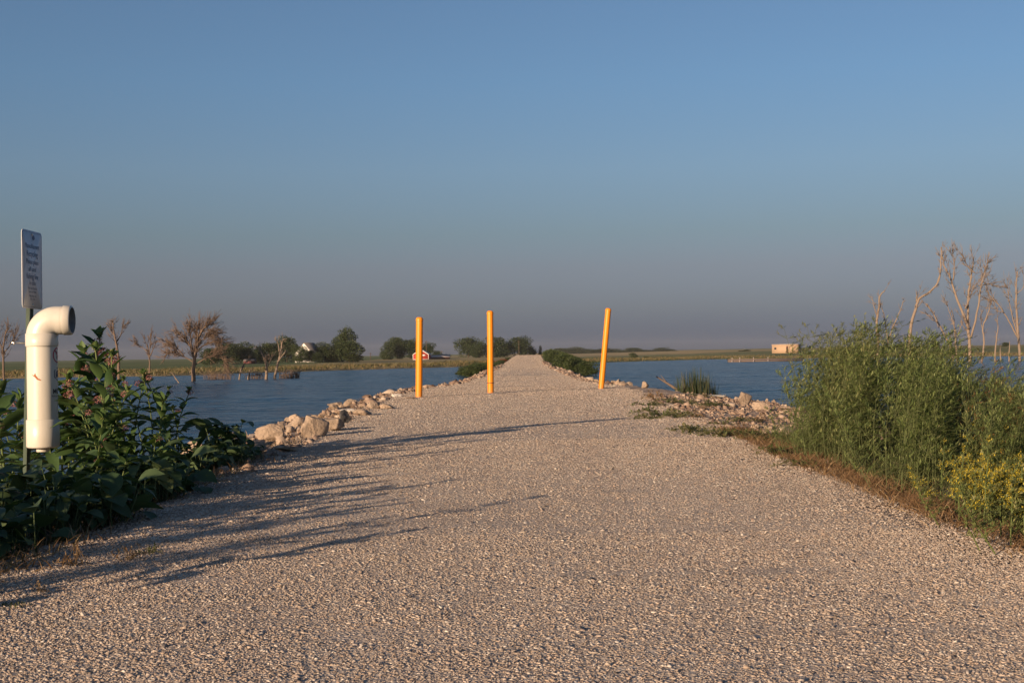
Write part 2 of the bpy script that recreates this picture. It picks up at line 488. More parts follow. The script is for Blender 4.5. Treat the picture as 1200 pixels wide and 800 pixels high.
# path: a sheet on the crown of the causeway with a ragged edge
pys = np.array([-12, -8, -5, -3, -1] + list(np.arange(0, 26, .16)) + geo(26, .18, 1.02, 266))
u = np.linspace(-1, 1, 41)
Yp = np.repeat(pys[:, None], 41, 1)
wl_ = path_w(pys) + .04 + (vn(pys, 0 * pys, 1.3, 11) - .5) * .3 + (vn(pys, 0 * pys, 5, 12) - .5) * .12
wr_ = path_w(pys) + .04 + (vn(pys, 0 * pys, 1.1, 13) - .5) * .35 + (vn(pys, 0 * pys, 5, 14) - .5) * .12
Xp = path_c(pys)[:, None] + np.where(u[None] < 0, u[None] * wl_[:, None], u[None] * wr_[:, None])
Zp = H(Xp, Yp) + .006 + .002 * np.maximum(1, 0 * Yp + Yp / 12) * (1 - np.abs(u[None]) ** 4)
Zp = Zp + .02 * np.clip(Yp / 60, 0, 1.5) - .02 * (np.abs(u[None]) > .99)
n41 = 41
a = (np.arange(len(pys) - 1)[:, None] * n41 + np.arange(40)[None]).ravel()
m = MB(); m.add(np.stack([Xp, Yp, Zp], -1).reshape(-1, 3), np.stack([a, a + 1, a + n41 + 1, a + n41], -1), r=.5)
pth = m.build('gravel_path', M_PATH, smooth=True); tag(pth, kind='structure')
def pz(x, y):
    return H(x, y) + .006 + .002 * np.maximum(1, y / 12) + .02 * np.clip(y / 60, 0, 1.5)

# ------------------------------------------------------------------ loose stone fields (stuff)
CUBE = np.array([(-1,-1,-1),(1,-1,-1),(1,1,-1),(-1,1,-1),(-1,-1,1),(1,-1,1),(1,1,1),(-1,1,1)], float) * .5
CQ = np.array([(0,3,2,1),(4,5,6,7),(0,1,5,4),(1,2,6,5),(2,3,7,6),(3,0,4,7)])
def chunks(name, P, size, mat, g, flat=.65, sink=.2):
    N = len(P)
    V = CUBE[None] * np.ones((N, 1, 1)) + g.uniform(-.24, .24, (N, 8, 3))
    V[:, 4:, :2] *= g.uniform(.45, .95, (N, 1, 1))
    V *= np.stack([g.uniform(.8, 1.35, N), g.uniform(.65, 1.05, N), g.uniform(.5, 1.0, N) * flat * 1.3], -1)[:, None, :]
    q = g.normal(size=(N, 3)) * .32; az = g.uniform(0, 6.28, N)
    ca, sa = np.cos(az), np.sin(az)
    Rz = np.zeros((N, 3, 3)); Rz[:, 0, 0] = ca; Rz[:, 0, 1] = -sa; Rz[:, 1, 0] = sa; Rz[:, 1, 1] = ca; Rz[:, 2, 2] = 1
    K = np.zeros((N, 3, 3)); K[:, 0, 1] = -q[:, 2]; K[:, 0, 2] = q[:, 1]; K[:, 1, 0] = q[:, 2]; K[:, 1, 2] = -q[:, 0]; K[:, 2, 0] = -q[:, 1]; K[:, 2, 1] = q[:, 0]
    R = (np.eye(3)[None] + K) @ Rz
    V = np.einsum('nij,nkj->nki', R, V) * size[:, None, None] + P[:, None, :]
    V[:, :, 2] += (size * sink)[:, None]
    m = MB(); m.add(V.reshape(-1, 3), (CQ[None] + (np.arange(N) * 8)[:, None, None]).reshape(-1, 4), r=np.repeat(g.random(N), 8))
    return m.build(name, mat)

g = np.random.default_rng(11)
def path_pts(n, y0, y1, pw=1.0):
    y = y0 + (y1 - y0) * g.random(n) ** pw
    lim = np.minimum(path_w(y) + .15, .46 * y + .25)
    x = path_c(y) + g.uniform(-1, 1, n) * lim
    return np.stack([x, y, pz(x, y)], -1)
P = np.vstack([path_pts(150000, 2.1, 4.6), path_pts(120000, 4.6, 9.5), path_pts(105000, 9, 27, 1.15), path_pts(40000, 20, 62, 1.2), path_pts(60000, 50, 258, 1.1)])
sz = np.exp(g.normal(math.log(.0044), .36, len(P))) * np.interp(P[:, 1], [2, 5, 9, 14, 24, 60, 110, 250], [.95, 1.1, 1.4, 2.0, 2.7, 3.8, 6.5, 9.5])
sz = np.minimum(sz, .012 + .0006 * P[:, 1])
o = chunks('loose_gravel', P, sz, M_PEB, g, .29, .0)
tag(o, 'loose crushed pale stone strewn over the gravel path', 'gravel', kind='stuff')

def bank_pts(n, y0, y1, side, a0, a1, pw=1.0):
    y = y0 + (y1 - y0) * g.random(n) ** pw
    off = a0 + (a1 - a0) * g.random(n)
    x = path_c(y) + side * (path_w(y) + off)
    return np.stack([x, y, H(x, y)], -1)
P = np.vstack([bank_pts(7000, 6, 28, -1, -.1, 2.2), bank_pts(3500, 28, 130, -1, -.1, 1.6), bank_pts(14000, 6.5, 20, 1, -.05, 2.3), bank_pts(3000, 12, 30, 1, 1.0, 3.0), bank_pts(4000, 27, 150, 1, -.1, 1.8)])
sz = np.exp(g.normal(math.log(.03), .5, len(P))) * np.where((P[:, 0] > 0) & (P[:, 1] < 22), .55, 1) * np.interp(P[:, 1], [5, 20, 60, 130], [.7, 1.0, 2.3, 4])
o = chunks('rubble', P, np.minimum(sz, .28), M_RUB, g, .6, .15)
tag(o, 'small broken stones scattered over both banks of the causeway', 'rubble', kind='stuff')

# ------------------------------------------------------------------ boulders
def rock_mesh(seed, flat=.7, mat=M_ROCK, npt=15):
    r = random.Random(seed)
    bm = bmesh.new()
    for _ in range(npt):
        v = Vector((r.gauss(0, 1), r.gauss(0, 1), r.gauss(0, 1))).normalized()
        bm.verts.new((v.x * .5 * r.uniform(.8, 1.1), v.y * .42 * r.uniform(.8, 1.1), v.z * .5 * flat * r.uniform(.8, 1.1)))
    res = bmesh.ops.convex_hull(bm, input=bm.verts)
    bmesh.ops.delete(bm, geom=list({e for e in res['geom_interior'] + res['geom_unused'] if isinstance(e, bmesh.types.BMVert)}), context='VERTS')
    bmesh.ops.dissolve_limit(bm, angle_limit=rad(18), verts=bm.verts, edges=bm.edges)
    bmesh.ops.bevel(bm, geom=list(bm.edges), offset=.04, segments=2, affect='EDGES', profile=.6)
    bmesh.ops.triangulate(bm, faces=bm.faces)
    bmesh.ops.subdivide_edges(bm, edges=[e for e in bm.edges if e.calc_length() > .16], cuts=2, use_grid_fill=True)
    bmesh.ops.triangulate(bm, faces=bm.faces)
    for v in bm.verts:
        n = v.co.normalized()
        v.co += n * (mnoise.noise(v.co * 3.1 + Vector((seed, 0, 0))) * .06 + mnoise.noise(v.co * 9 + Vector((0, seed, 0))) * .022)
    bmesh.ops.recalc_face_normals(bm, faces=bm.faces)
    me = bpy.data.meshes.new('rock'); bm.to_mesh(me); bm.free()
    me.materials.append(mat)
    return me
ROCKS = [rock_mesh(i * 7 + 3, f) for i, f in enumerate([.75, .6, .85, .5, .95, .65, .8, .7])]
def put_rock(x, y, w, me=None, label=None, group=None, h=None, rz=None, tilt=.25, name='boulder', sink=.25, depth=None):
    me = me or random.choice(ROCKS)
    o = link_mesh(name, me)
    hh_ = h or w * random.uniform(.75, 1.1)
    o.scale = (w, depth or w * random.uniform(.8, 1.15), hh_)
    o.rotation_euler = (random.uniform(-tilt, tilt), random.uniform(-tilt, tilt), random.uniform(0, 6.28) if rz is None else rz)
    o.location = (x, y, gz(x, y) + hh_ * .35 * (1 - sink))
    tag(o, label, 'boulder', group)
    return o
def px_ground(px, py, dz=0.0):
    """walk along the pixel ray to the ground"""
    r = ray(px, py); y = 2.0
    while y < 400:
        t = y / r.y
        if EYE + r.z * t <= gz(r.x * t, y) + dz: return r.x * t, y
        y += .05 if y < 40 else .3
    return r.x * 400 / r.y, 400
# named boulders: pixel of the base, width px, height px
def brock(px, pbase, wpx, hpx, label, me=None, group=None, **k):
    x, y = px_ground(px, pbase)
    w = wpx * y / F; h = hpx * y / F
    o = put_rock(x, y, w * 1.2, me, label, group, h=h * 1.3, depth=w * 1.0, **k)
    o.location.z = gz(x, y) + h * .34
    return o
MW = rock_mesh(91, .6, M_ROCKW); MD = rock_mesh(55, .9, M_ROCKD, 9)
GL = 'riprap boulders on the left bank'
GR = 'boulders on the right shore'
brock(319, 517, 36, 26, 'large rounded tan boulder at the near end of the left riprap', ROCKS[0], GL, rz=.3, tilt=.1)
brock(303, 534, 46, 24, 'broad low tan boulder nearest the low leafy weeds', ROCKS[5], GL, rz=.1, tilt=.1)
brock(337, 531, 30, 18, 'low tan boulder beside the path in front of the large rounded one', ROCKS[3], GL, tilt=.1)
brock(345, 505, 22, 22, 'small grey tan boulder between the two largest on the left', ROCKS[2], GL)
brock(369, 513, 36, 32, 'tallest buff boulder of the left riprap with a sharp crest', ROCKS[4], GL, rz=.8, tilt=.1)
brock(391, 506, 30, 26, 'blocky buff boulder right of the tallest one on the left', ROCKS[6], GL, rz=1.5, tilt=.1)
brock(403, 497, 16, 20, 'dark grey jagged stone among the pale left riprap', MD, GL)
brock(408, 484, 22, 9, 'flat pale slab behind the dark jagged stone', MW, GL, rz=0, tilt=.05)
brock(425, 488, 24, 13, 'tan boulder at the far end of the left cluster', ROCKS[1], GL)
brock(256, 531, 20, 14, 'small tan boulder showing behind the leafy weeds at the waterline', ROCKS[7], GL)
brock(282, 527, 18, 14, 'small pink tan boulder left of the large rounded one', ROCKS[2], GL)
brock(465, 466, 14, 9, 'small bright white stone left of the leftmost yellow bollard', MW, GL)
brock(452, 480, 18, 11, 'brown boulder below the bright white stone', ROCKS[6], GL)
brock(438, 480, 18, 12, 'brown boulder left of the one below the white stone', ROCKS[0], GL)
brock(481, 468, 12, 6, 'low tan stone at the foot of the leftmost yellow bollard', ROCKS[3], GL)
brock(873, 474, 18, 17, 'upright wedge of pale limestone standing on the right shore', ROCKS[4], GR, rz=.6, tilt=.2)
brock(893, 482, 22, 14, 'rounded orange tan boulder right of the upright wedge', ROCKS[0], GR, rz=.2)
brock(920, 483, 20, 10, 'low boulder on the right shore next to the green shrubs', ROCKS[5], GR)
brock(841, 466, 20, 6, 'flat pale slab on the right shore right of the reed clump', MW, GR, rz=0, tilt=.03)
brock(824, 479, 16, 6, 'low orange stone in the middle of the right shoulder', ROCKS[3], GR)
r_ = random.Random(5)
for i in range(112):
    y = (11 + 10 * r_.random()) if i < 62 else 20 + 60 * r_.random() ** 1.4
    off = r_.uniform(.45, 1.9) if y < 26 else r_.uniform(.3, 1.6)
    x = float(path_c(y) - path_w(y)) - off
    put_rock(x, y, r_.uniform(.11, .29) * (1 if y < 22 else .8), label='tan riprap boulder in the stone bank along the left edge of the path', group='riprap boulders on the left bank of the causeway')
for i in range(95):
    y = 15 + 110 * r_.random() ** 1.3
    off = r_.uniform(1.5, 2.5) if y < 24 else r_.uniform(.25, 1.5)
    x = float(path_c(y) + path_w(y)) + off
    put_rock(x, y, r_.uniform(.07, .17) if y < 24 else r_.uniform(.14, .30), label='tan riprap boulder in the stone bank along the right edge of the path', group='riprap boulders on the right bank of the causeway')

# ------------------------------------------------------------------ bollards
nt = NT('yellow paint')
v = nt.coord('Object')
sc = nt.ramp(nt.noise(nt.coord('Object', (1, 1, .4)), 14, 8, 0.75), [(0.62, (0, 0, 0)), (0.66, (1, 1, 1))])
c = nt.mix(nt.noise(v, 3, 4), (0.68, 0.205, 0.004), (0.74, 0.24, 0.007))
c = nt.mix(nt.math('MULTIPLY', sc, 0.6), c, (0.45, 0.2, 0.05))
sz_ = nt.new('SeparateXYZ'); nt.l.new(nt.coord('Object'), sz_.inputs[0])
dirt = nt.math('MULTIPLY', nt.ramp(sz_.outputs[2], [(0.0, (1, 1, 1)), (0.14, (0, 0, 0))]), nt.noise(v, 25, 5))
c = nt.mix(dirt, c, (0.25, 0.17, 0.10))
nt.set(Base_Color=c, Roughness=0.45, Specular_IOR_Level=0.4, Normal=nt.bump(nt.noise(v, 30, 4), 0.15, 0.004))
M_YELLOW = nt.m
M_SCUFF = plain('dark scuff', (0.06, 0.04, 0.03), 0.8)
def bollard(pb, pt, label, scuff=None):
    bx, by = px_ground(pb[0], pb[1])
    base = Vector((bx, by, gz(bx, by) - .02))
    top = at_d(pt[0], pt[1], by)
    ln = (top - base).length
    root = empty('bollard', base)
    root.rotation_mode = 'QUATERNION'
    root.rotation_quaternion = (top - base).to_track_quat('Z', 'Y')
    R = .053
    m = MB()
    m.lathe([(R, -.15), (R, ln - .055)], 32, r=.5)
    m.build('pipe', M_YELLOW, root, True)
    m = MB(); m.lathe([(R + .004, ln - .06), (R + .004, ln - .035), (R - .004, ln - .014), (R * .7, ln - .003), (0.001, ln)], 32, r=.5)
    m.build('cap', M_YELLOW, root, True)
    if scuff:
        m = MB()
        m.lathe([(R + .0012, scuff), (R + .0015, scuff + .006), (R + .0012, scuff + .012)], 32, r=.5)
        m.build('scratch', M_SCUFF, root, True)
    m = MB()
    th = np.arange(40) / 40 * 6.283
    for k in range(26):
        a_ = r_.uniform(0, 6.28); q = R + r_.uniform(.005, .05); s_ = r_.uniform(.008, .022)
        m.box((q * math.cos(a_), q * math.sin(a_), .02), (s_, s_, s_ * .7), Matrix.Rotation(r_.random() * 3, 3, (r_.random(), r_.random(), 1)))
    m.build('footing_stones', M_RUB, root)
    tag(root, label, 'bollard', 'yellow bollards across the path')
    return root
bollard((490.9, 466.5), (491.6, 371.5), 'upright yellow steel bollard on the left edge of the path')
bollard((575, 461.5), (574.3, 364), 'upright yellow bollard in the middle of the path with a dark scratch low down', .2)
bollard((704.2, 456.5), (713, 361), 'yellow bollard on the right edge of the path leaning to the right')

# ------------------------------------------------------------------ sign on its post
SY = 7.4
nt = NT('galvanised sign back'); v = nt.coord('Object')
nt.set(Base_Color=(0.45, 0.46, 0.47), Metallic=0.7, Roughness=0.45)
M_ALU = nt.m
nt = NT('white sign sheeting'); v = nt.coord('Object')
c = nt.mix(nt.ramp(nt.noise(v, 9, 6, .7), [(.45, (0, 0, 0)), (.8, (1, 1, 1))]), (0.62, 0.63, 0.65), (0.48, 0.48, 0.48))
nt.set(Base_Color=c, Roughness=0.5)
M_SIGN = nt.m
M_INK = plain('blue ink', (0.10, 0.135, 0.21), 0.6)
M_POST = plain('green enamel post', (0.075, 0.10, 0.075), 0.5, nscale=12, amt=.4, metal=.2)
M_BOLT = plain('zinc bolt', (0.5, 0.48, 0.45), 0.35, metal=.8)

def text_mesh(s, size, mat, align='CENTER', bold=0.0):
    cu = bpy.data.curves.new('txt', 'FONT'); cu.body = s; cu.size = size; cu.align_x = align; cu.align_y = 'CENTER'
    cu.resolution_u = 3; cu.offset = bold; cu.space_line = .9
    ob = bpy.data.objects.new('txt', cu); col.objects.link(ob)
    bpy.context.view_layer.update()
    dg = bpy.context.evaluated_depsgraph_get()
    me = bpy.data.meshes.new_from_object(ob.evaluated_get(dg))
    bpy.data.objects.remove(ob); bpy.data.curves.remove(cu)
    me.materials.clear(); me.materials.append(mat)
    return me

px_b = at_d(29.5, 585, SY); px_t = at_d(34, 362, SY)
pb = Vector((px_b.x, SY, gz(px_b.x, SY) - .1))
ptop = Vector((px_t.x, SY, at_d(33, 280, SY).z))
sroot = empty('sign_post', (pb.x, SY, gz(px_b.x, SY)))
tag(sroot, 'narrow white notice sign on a green steel channel post beside the milkweed', 'sign')
# post: hat channel, open side to the path
_t = Vector((at_d(25, 300, SY - .155).x - .018, SY, at_d(34, 362, SY).z)); lean = _t - Vector((px_b.x, SY, at_d(29.5, 585, SY).z)); lean.normalize()
PB_Z = at_d(29.5, 585, SY).z; PT_Z = at_d(34, 362, SY).z
L = (ptop.z - pb.z)
sec = [(-.030, .012), (-.016, .012), (-.012, -.014), (.012, -.014), (.016, .012), (.030, .012)]   # (along y, along x)
m = MB()
def ext(sec, t, rev=False):
    V = []
    for z in (pb.z, PT_Z, ptop.z):
        k = (min(z, PT_Z) - PB_Z) / lean.z
        cx = px_b.x + lean.x * k
        for (a_, b_) in sec: V.append((cx + b_ * .9, SY + a_, z))
    return V
outer = ext(sec, 0); inner = ext([(a_ * (.93 if abs(a_) < .02 else 1), b_ + .004) for a_, b_ in sec], 0)
n6 = len(sec)
Vv = outer + inner; Qq = []; O3 = 3 * n6
for lv in (0, n6):
    for i in range(n6 - 1):
        Qq.append((lv + i, lv + i + 1, lv + n6 + i + 1, lv + n6 + i))
        Qq.append((O3 + lv + i + 1, O3 + lv + i, O3 + lv + n6 + i, O3 + lv + n6 + i + 1))
    Qq.append((lv, O3 + lv, O3 + lv + n6, lv + n6)); Qq.append((O3 + lv + n6 - 1, lv + n6 - 1, lv + 2*n6 - 1, O3 + lv + 2*n6 - 1))
for i in range(n6 - 1): Qq.append((2*n6 + i, 2*n6 + i + 1, O3 + 2*n6 + i + 1, O3 + 2*n6 + i))
m.add(np.array(Vv) - np.array(sroot.location), Qq, r=.5)
m.build('post', M_POST, sroot)
# panel parallel to the path
y0, y1 = SY - .155, SY + .155
z1 = at_d(25, 267.5, y0).z; z0 = at_d(25, 360.5, y0).z
xpn = at_d(25, 300, y0).x
def rrect(w, h, r, n=5):
    pts = []
    for cx, cy, a0 in ((w/2-r, h/2-r, 0), (-w/2+r, h/2-r, 90), (-w/2+r, -h/2+r, 180), (w/2-r, -h/2+r, 270)):
        for k in range(n + 1):
            a_ = rad(a0 + 90 * k / n); pts.append((cx + r * math.cos(a_), cy + r * math.sin(a_)))
    return pts
def slab(pts, t0, t1):
    """outline in local (u right, v up), thickness along w"""
    n = len(pts); V = [(p[0], p[1], t0) for p in pts] + [(p[0], p[1], t1) for p in pts] + [(0, 0, t0), (0, 0, t1)]
    Q = [(i, (i+1) % n, n + (i+1) % n, n + i) for i in range(n)]
    T = [((i+1) % n, i, 2*n) for i in range(n)] + [(n+i, n+(i+1) % n, 2*n+1) for i in range(n)]
    return V, Q, T
pw, ph = y1 - y0, z1 - z0
PM = Matrix(((0, 0, 1, 0), (1, 0, 0, 0), (0, 1, 0, 0), (0, 0, 0, 1)))  # u->y, v->z, w->x
def place(me_or_mb, name, mat, parent, w_off, u=0, v=0, smooth=False):
    o = me_or_mb.build(name, mat, parent, smooth) if isinstance(me_or_mb, MB) else link_mesh(name, me_or_mb, parent)
    o.matrix_local = Matrix.Translation(Vector((xpn + w_off, (y0 + y1) / 2 + u, (z0 + z1) / 2 + v)) - sroot.location) @ PM
    return o
V, Q, T = slab(rrect(pw, ph, .025), 0, .003)
panel = place(MB().add(V, Q, T, r=.5), 'sign_panel', M_SIGN, sroot, 0)
def child_of_panel(me, name, u, v, w=.0045):
    o = link_mesh(name, me, panel); o.location = (u, v, w); return o
bo = rrect(pw - .016, ph - .016, .019); bi = rrect(pw - .0195, ph - .0195, .0175)
n = len(bo)
m = MB(); m.add([(p[0], p[1], .0042) for p in bo] + [(p[0], p[1], .0042) for p in bi], [(i, (i+1) % n, n+(i+1) % n, n+i) for i in range(n)], r=.5)
m.build('border', M_INK, panel)
lines = [('Monofilament', .040, .135), ('Recycling', .046, .090), ('Please place', .040, .044), ('all used', .040, .002), ('fishing line', .044, -.040), ('in tube', .034, -.078)]
for s_, sz2, vv in lines:
    child_of_panel(text_mesh(s_, sz2, M_INK, bold=.0), 'lettering', 0, vv)
for s_, sz2, vv in [('No bait, hooks,', .022, -.108), ('lures or litter', .022, -.128), ('Help keep our', .019, -.152), ('lake clean', .019, -.170)]:
    child_of_panel(text_mesh(s_, sz2, M_INK, bold=.0), 'lettering', 0, vv)
m = MB()
th = np.arange(20) / 20 * 6.283
m.add([(.02 * math.cos(a_), .014 * math.sin(a_), 0) for a_ in th] + [(0, 0, 0)], T=[(i, (i + 1) % 20, 20) for i in range(20)], r=.5)
child_of_panel(m.mesh('emblem', M_INK), 'emblem', .02, .186, .0043)
for vv in (.205, -.205):
    m = MB(); m.lathe([(.008, 0), (.008, .004), (.005, .006), (.001, .006)], 10, r=.5)
    o = m.build('bolt', M_BOLT, panel); o.location = (0, vv, .003)

# ------------------------------------------------------------------ fishing line tube
nt = NT('white plastic pipe'); v = nt.coord('Object')
c = nt.mix(nt.ramp(nt.noise(nt.coord('Object', (1, 1, .2)), 7, 6, .7), [(.5, (0, 0, 0)), (.8, (1, 1, 1))]), (0.55, 0.52, 0.46), (0.45, 0.415, 0.35))
nt.set(Base_Color=c, Roughness=0.35, Specular_IOR_Level=0.45)
M_PVC = nt.m
M_PVCIN = plain('pipe inside', (0.30, 0.29, 0.28), 0.7)
TY = 7.3
ax = at_d(49.8, 460, TY).x
zb = at_d(50, 525, TY).z; zc1 = at_d(50, 491, TY).z; zt0 = at_d(50, 406, TY).z; zt1 = at_d(50, 391, TY).z; zo = at_d(70, 375.3, TY).z
RP = .0835
troot = empty('fishing_line_tube', (ax, TY, zb), rad(5))
tag(troot, 'white plastic pipe bin with an elbow on top, strapped to the sign post', 'recycling tube')
def rel(z): return z - zb
m = MB(); m.lathe([(RP, rel(zc1)), (RP, rel(zt0))], 48, r=.5); m.build('pipe', M_PVC, troot, True)
m = MB(); m.lathe([(RP - .003, rel(zt0) - .001), (RP + .004, rel(zt0)), (RP + .006, rel(zt0) + .006), (RP + .006, rel(zt1)), (RP + .001, rel(zt1) + .002)], 48, r=.5); m.build('collar', M_PVC, troot, True)
m = MB(); m.lathe([(.001, .004), (RP - .006, .004), (RP + .004, .008), (RP + .007, .014), (RP + .007, rel(zc1) - .004), (RP + .002, rel(zc1))], 48, r=.5); cpg = m.build('end_coupling', M_PVC, troot, True)
m = MB(); m.lathe([(.001, -.02), (.036, -.02), (.038, -.016), (.038, .004)], 4, r=.5)
o = m.build('plug', M_PVC, cpg); o.rotation_euler = (0, 0, .6)
# elbow: sweep from vertical to +x
Re = zo - zt1 + .0
PA = []; n_arc = 18
Re = RP + .006
dz0 = rel(zo) - Re
for k in range(n_arc + 1):
    a_ = rad(90 * k / n_arc)
    Rb = Re
    PA.append((Rb - Rb * math.cos(a_), 0, dz0 + Rb * math.sin(a_)))
endx = at_d(83.5, 375, TY - .0).x - ax
PA = [(0, 0, dz0 - .01)] + PA + [(PA[-1][0] + .02, 0, rel(zo)), (max(endx, PA[-1][0] + .07), 0, rel(zo))]
m = MB()
Pn = np.array(PA)
def sweep(m, P, R, n=40, flip=False):
    k = len(P); T = np.gradient(P, axis=0); T /= np.linalg.norm(T, axis=1)[:, None]
    V = []
    for i in range(k):
        yv = np.array([0, 1, 0]); nv = np.cross(T[i], yv)
        for j in range(n):
            t = 2 * math.pi * j / n
            V.append(P[i] + R[i] * (math.cos(t) * nv + math.sin(t) * yv))
    Q = [(i*n+j, i*n+(j+1)%n, (i+1)*n+(j+1)%n, (i+1)*n+j) for i in range(k-1) for j in range(n)]
    if flip: Q = [q[::-1] for q in Q]
    m.add(np.array(V), Q, r=.5)
RR = np.full(len(Pn), RP + .001); RR[:2] = RP + .003
Rout = .081
RR = np.interp(np.arange(len(Pn)), [0, len(Pn) - 1], [RP + .003, Rout - .001])
PP = np.vstack([Pn, Pn[-1] + np.array([.0008, 0, 0])]); Rr = np.append(RR, RR[-1] - .007)
sweep(m, PP, Rr)
m.build('elbow', M_PVC, troot, True)
m = MB(); 
ring = np.array([Pn[-1] + np.array([-.045, 0, 0]), Pn[-1] + np.array([-.004, 0, 0]), Pn[-1] + np.array([.0012, 0, 0])])
sweep(m, ring, [Rout + .0035, Rout + .0035, Rout - .004]); m.build('hub_ring', M_PVC, troot, True)
m = MB(); sweep(m, Pn, RR - .008, flip=True); m.build('bore', M_PVCIN, troot, True)
# clamp with bolt at the sign post
m = MB(); m.lathe([(RP + .0015, rel(zt0) - .012), (RP + .003, rel(zt0) - .009), (RP + .0015, rel(zt0) - .006)], 40, r=.5)
zbolt = at_d(25, 402, TY).z
m = MB(); m.tube([(-.10, .02, rel(zbolt)), (-.165, -.01, rel(zbolt) + .003)], .005, 8); m.tube([(-.150, -.004, rel(zbolt)), (-.157, -.006, rel(zbolt))], .011, 6)
m.build('bolt', M_BOLT, troot)
def wrap(me, z_c, az_c, r, name, mat):
    """bend a flat drawing (x right, y up, metres) round the pipe; azimuth measured clockwise from +y"""
    for v_ in me.vertices:
        u_, w_, _ = v_.co
        a_ = rad(az_c) - u_ / RP
        v_.co = (r * math.sin(a_), r * math.cos(a_), rel(z_c) + w_)
    o = link_mesh(name, me, troot); me.materials.clear(); me.materials.append(mat); return o
def flat_poly(fn):
    m = MB(); fn(m); return m
M_RED = plain('red ink', (0.35, 0.02, 0.05), 0.5)
M_NAVY = plain('navy ink', (0.02, 0.02, 0.07), 0.5)
M_BLACK = plain('black ink', (0.02, 0.02, 0.02), 0.5)
M_BROWN = plain('brown ink', (0.30, 0.10, 0.035), 0.6)
def ring_mb(m, R, t, n=36, sides=None):
    th = np.arange(n) / n * 6.283
    rr = np.ones(n) * R
    V = [(R * math.sin(a_), R * math.cos(a_), 0) for a_ in th] + [((R - t) * math.sin(a_), (R - t) * math.cos(a_), 0) for a_ in th]
    m.add(V, [(i, (i + 1) % n, n + (i + 1) % n, n + i) for i in range(n)], r=.5)
def strip(m, a_, b_, t, k=8):
    a_, b_ = np.array(a_), np.array(b_); d = (b_ - a_) / np.linalg.norm(b_ - a_); nn = np.array([-d[1], d[0]]) * t / 2
    V = []
    for i in range(k + 1):
        p = a_ + (b_ - a_) * i / k
        V += [(*(p - nn), 0), (*(p + nn), 0)]
    m.add(V, [(2*i, 2*i+2, 2*i+3, 2*i+1) for i in range(k)], r=.5)
z_ = at_d(66, 416, TY).z
m = MB(); ring_mb(m, .044, .007); strip(m, (-.028, .028), (.028, -.028), .007)
wrap(m.mesh('symbol', M_RED), z_, 92, RP + .0012, 'symbol', M_RED)
m = MB()
for a_, b_ in (((-.014, .02), (.012, -.018)), ((.012, .02), (-.01, -.018)), ((-.004, .024), (-.004, -.02))): strip(m, a_, b_, .005)
wrap(m.mesh('symbol', M_NAVY), z_, 92, RP + .001, 'symbol', M_NAVY)
z_ = at_d(66, 438, TY).z
m = MB(); ring_mb(m, .040, .006, 6); ring_mb(m, .02, .008, 10); strip(m, (-.02, -.02), (.02, .02), .006)
wrap(m.mesh('emblem', M_NAVY), z_, 92, RP + .0012, 'emblem', M_NAVY)
z_ = at_d(62, 458.5, TY).z
me = text_mesh('MONOFILAMENT', .038, M_BLACK, align='LEFT', bold=.0008)
wrap(me, z_, 124, RP + .0012, 'lettering', M_BLACK)
me = text_mesh('fishing line only', .016, M_BLACK, align='LEFT')
wrap(me, at_d(62, 463.6, TY).z, 129, RP + .0012, 'lettering', M_BLACK)
# small brown leaf-shaped mark
z_ = at_d(41, 442, TY).z
m = MB()
Lf = [(-.028, .017), (-.012, .012), (-.006, .026), (-.001, .012), (.008, .0), (.026, -.014), (.027, -.019), (.006, -.013), (-.006, -.001), (-.016, .008)]
m.add([(*p, 0) for p in Lf] + [(-.003, .007, 0)], T=[((i + 1) % 10, i, 10) for i in range(10)], r=.5)
m2 = m.mesh('leaf_mark', M_BROWN)
wrap(m2, z_, 188, RP + .0012, 'leaf_mark', M_BROWN)

# ------------------------------------------------------------------ plants: leaf templates
def leaf_t(nseg=5, hw=.27, droop=.35, fold=.12, wavy=.0):
    V = []; Q = []
    for i in range(nseg + 1):
        t = i / nseg
        w = hw * (math.sin(math.pi * min(1, t * .93 + .05)) ** .7) * (1 if i else .35)
        if i == nseg: w = .008
        x = t - droop * .25 * t * t; z = -droop * t * t
        V += [(x, -w, z + fold * w * 2 + wavy * math.sin(t * 9)), (x, 0, z), (x, w, z + fold * w * 2 - wavy * math.sin(t * 8))]
    for i in range(nseg):
        a_ = 3 * i; Q += [(a_, a_ + 1, a_ + 4, a_ + 3), (a_ + 1, a_ + 2, a_ + 5, a_ + 4)]
    return np.array(V), np.array(Q)
LEAF_M = [leaf_t(5, .21, d, .22, w) for d, w in ((.2, .01), (.5, .015), (.85, .01))]
RHO = (np.array([(0, 0, 0), (.45, -.13, .03), (1, 0, -.06), (.45, .13, .03)], float), np.array([(0, 1, 2, 3)]))
BLADE = (np.array([(0, -.5, 0), (0, .5, 0), (.4, -.42, .0), (.4, .42, 0), (.75, -.26, .0), (.75, .26, 0), (1, -.04, 0), (1, .04, 0)], float), np.array([(0, 1, 3, 2), (2, 3, 5, 4), (4, 5, 7, 6)]))

def put_leaves(m, tpl, P, D, size, width=1.0, up=None, g=rng, r=None):
    N = len(P)
    if up is None: up = np.tile([0, 0, 1.0], (N, 1)) + g.normal(size=(N, 3)) * .25
    Fm = frames(D, up)
    sc_ = np.ones((N, 3)) * size[:, None]; sc_[:, 1] *= width
    Mx = Fm * sc_[:, None, :]
    m.scatter(tpl[0], tpl[1], Mx, P, r)

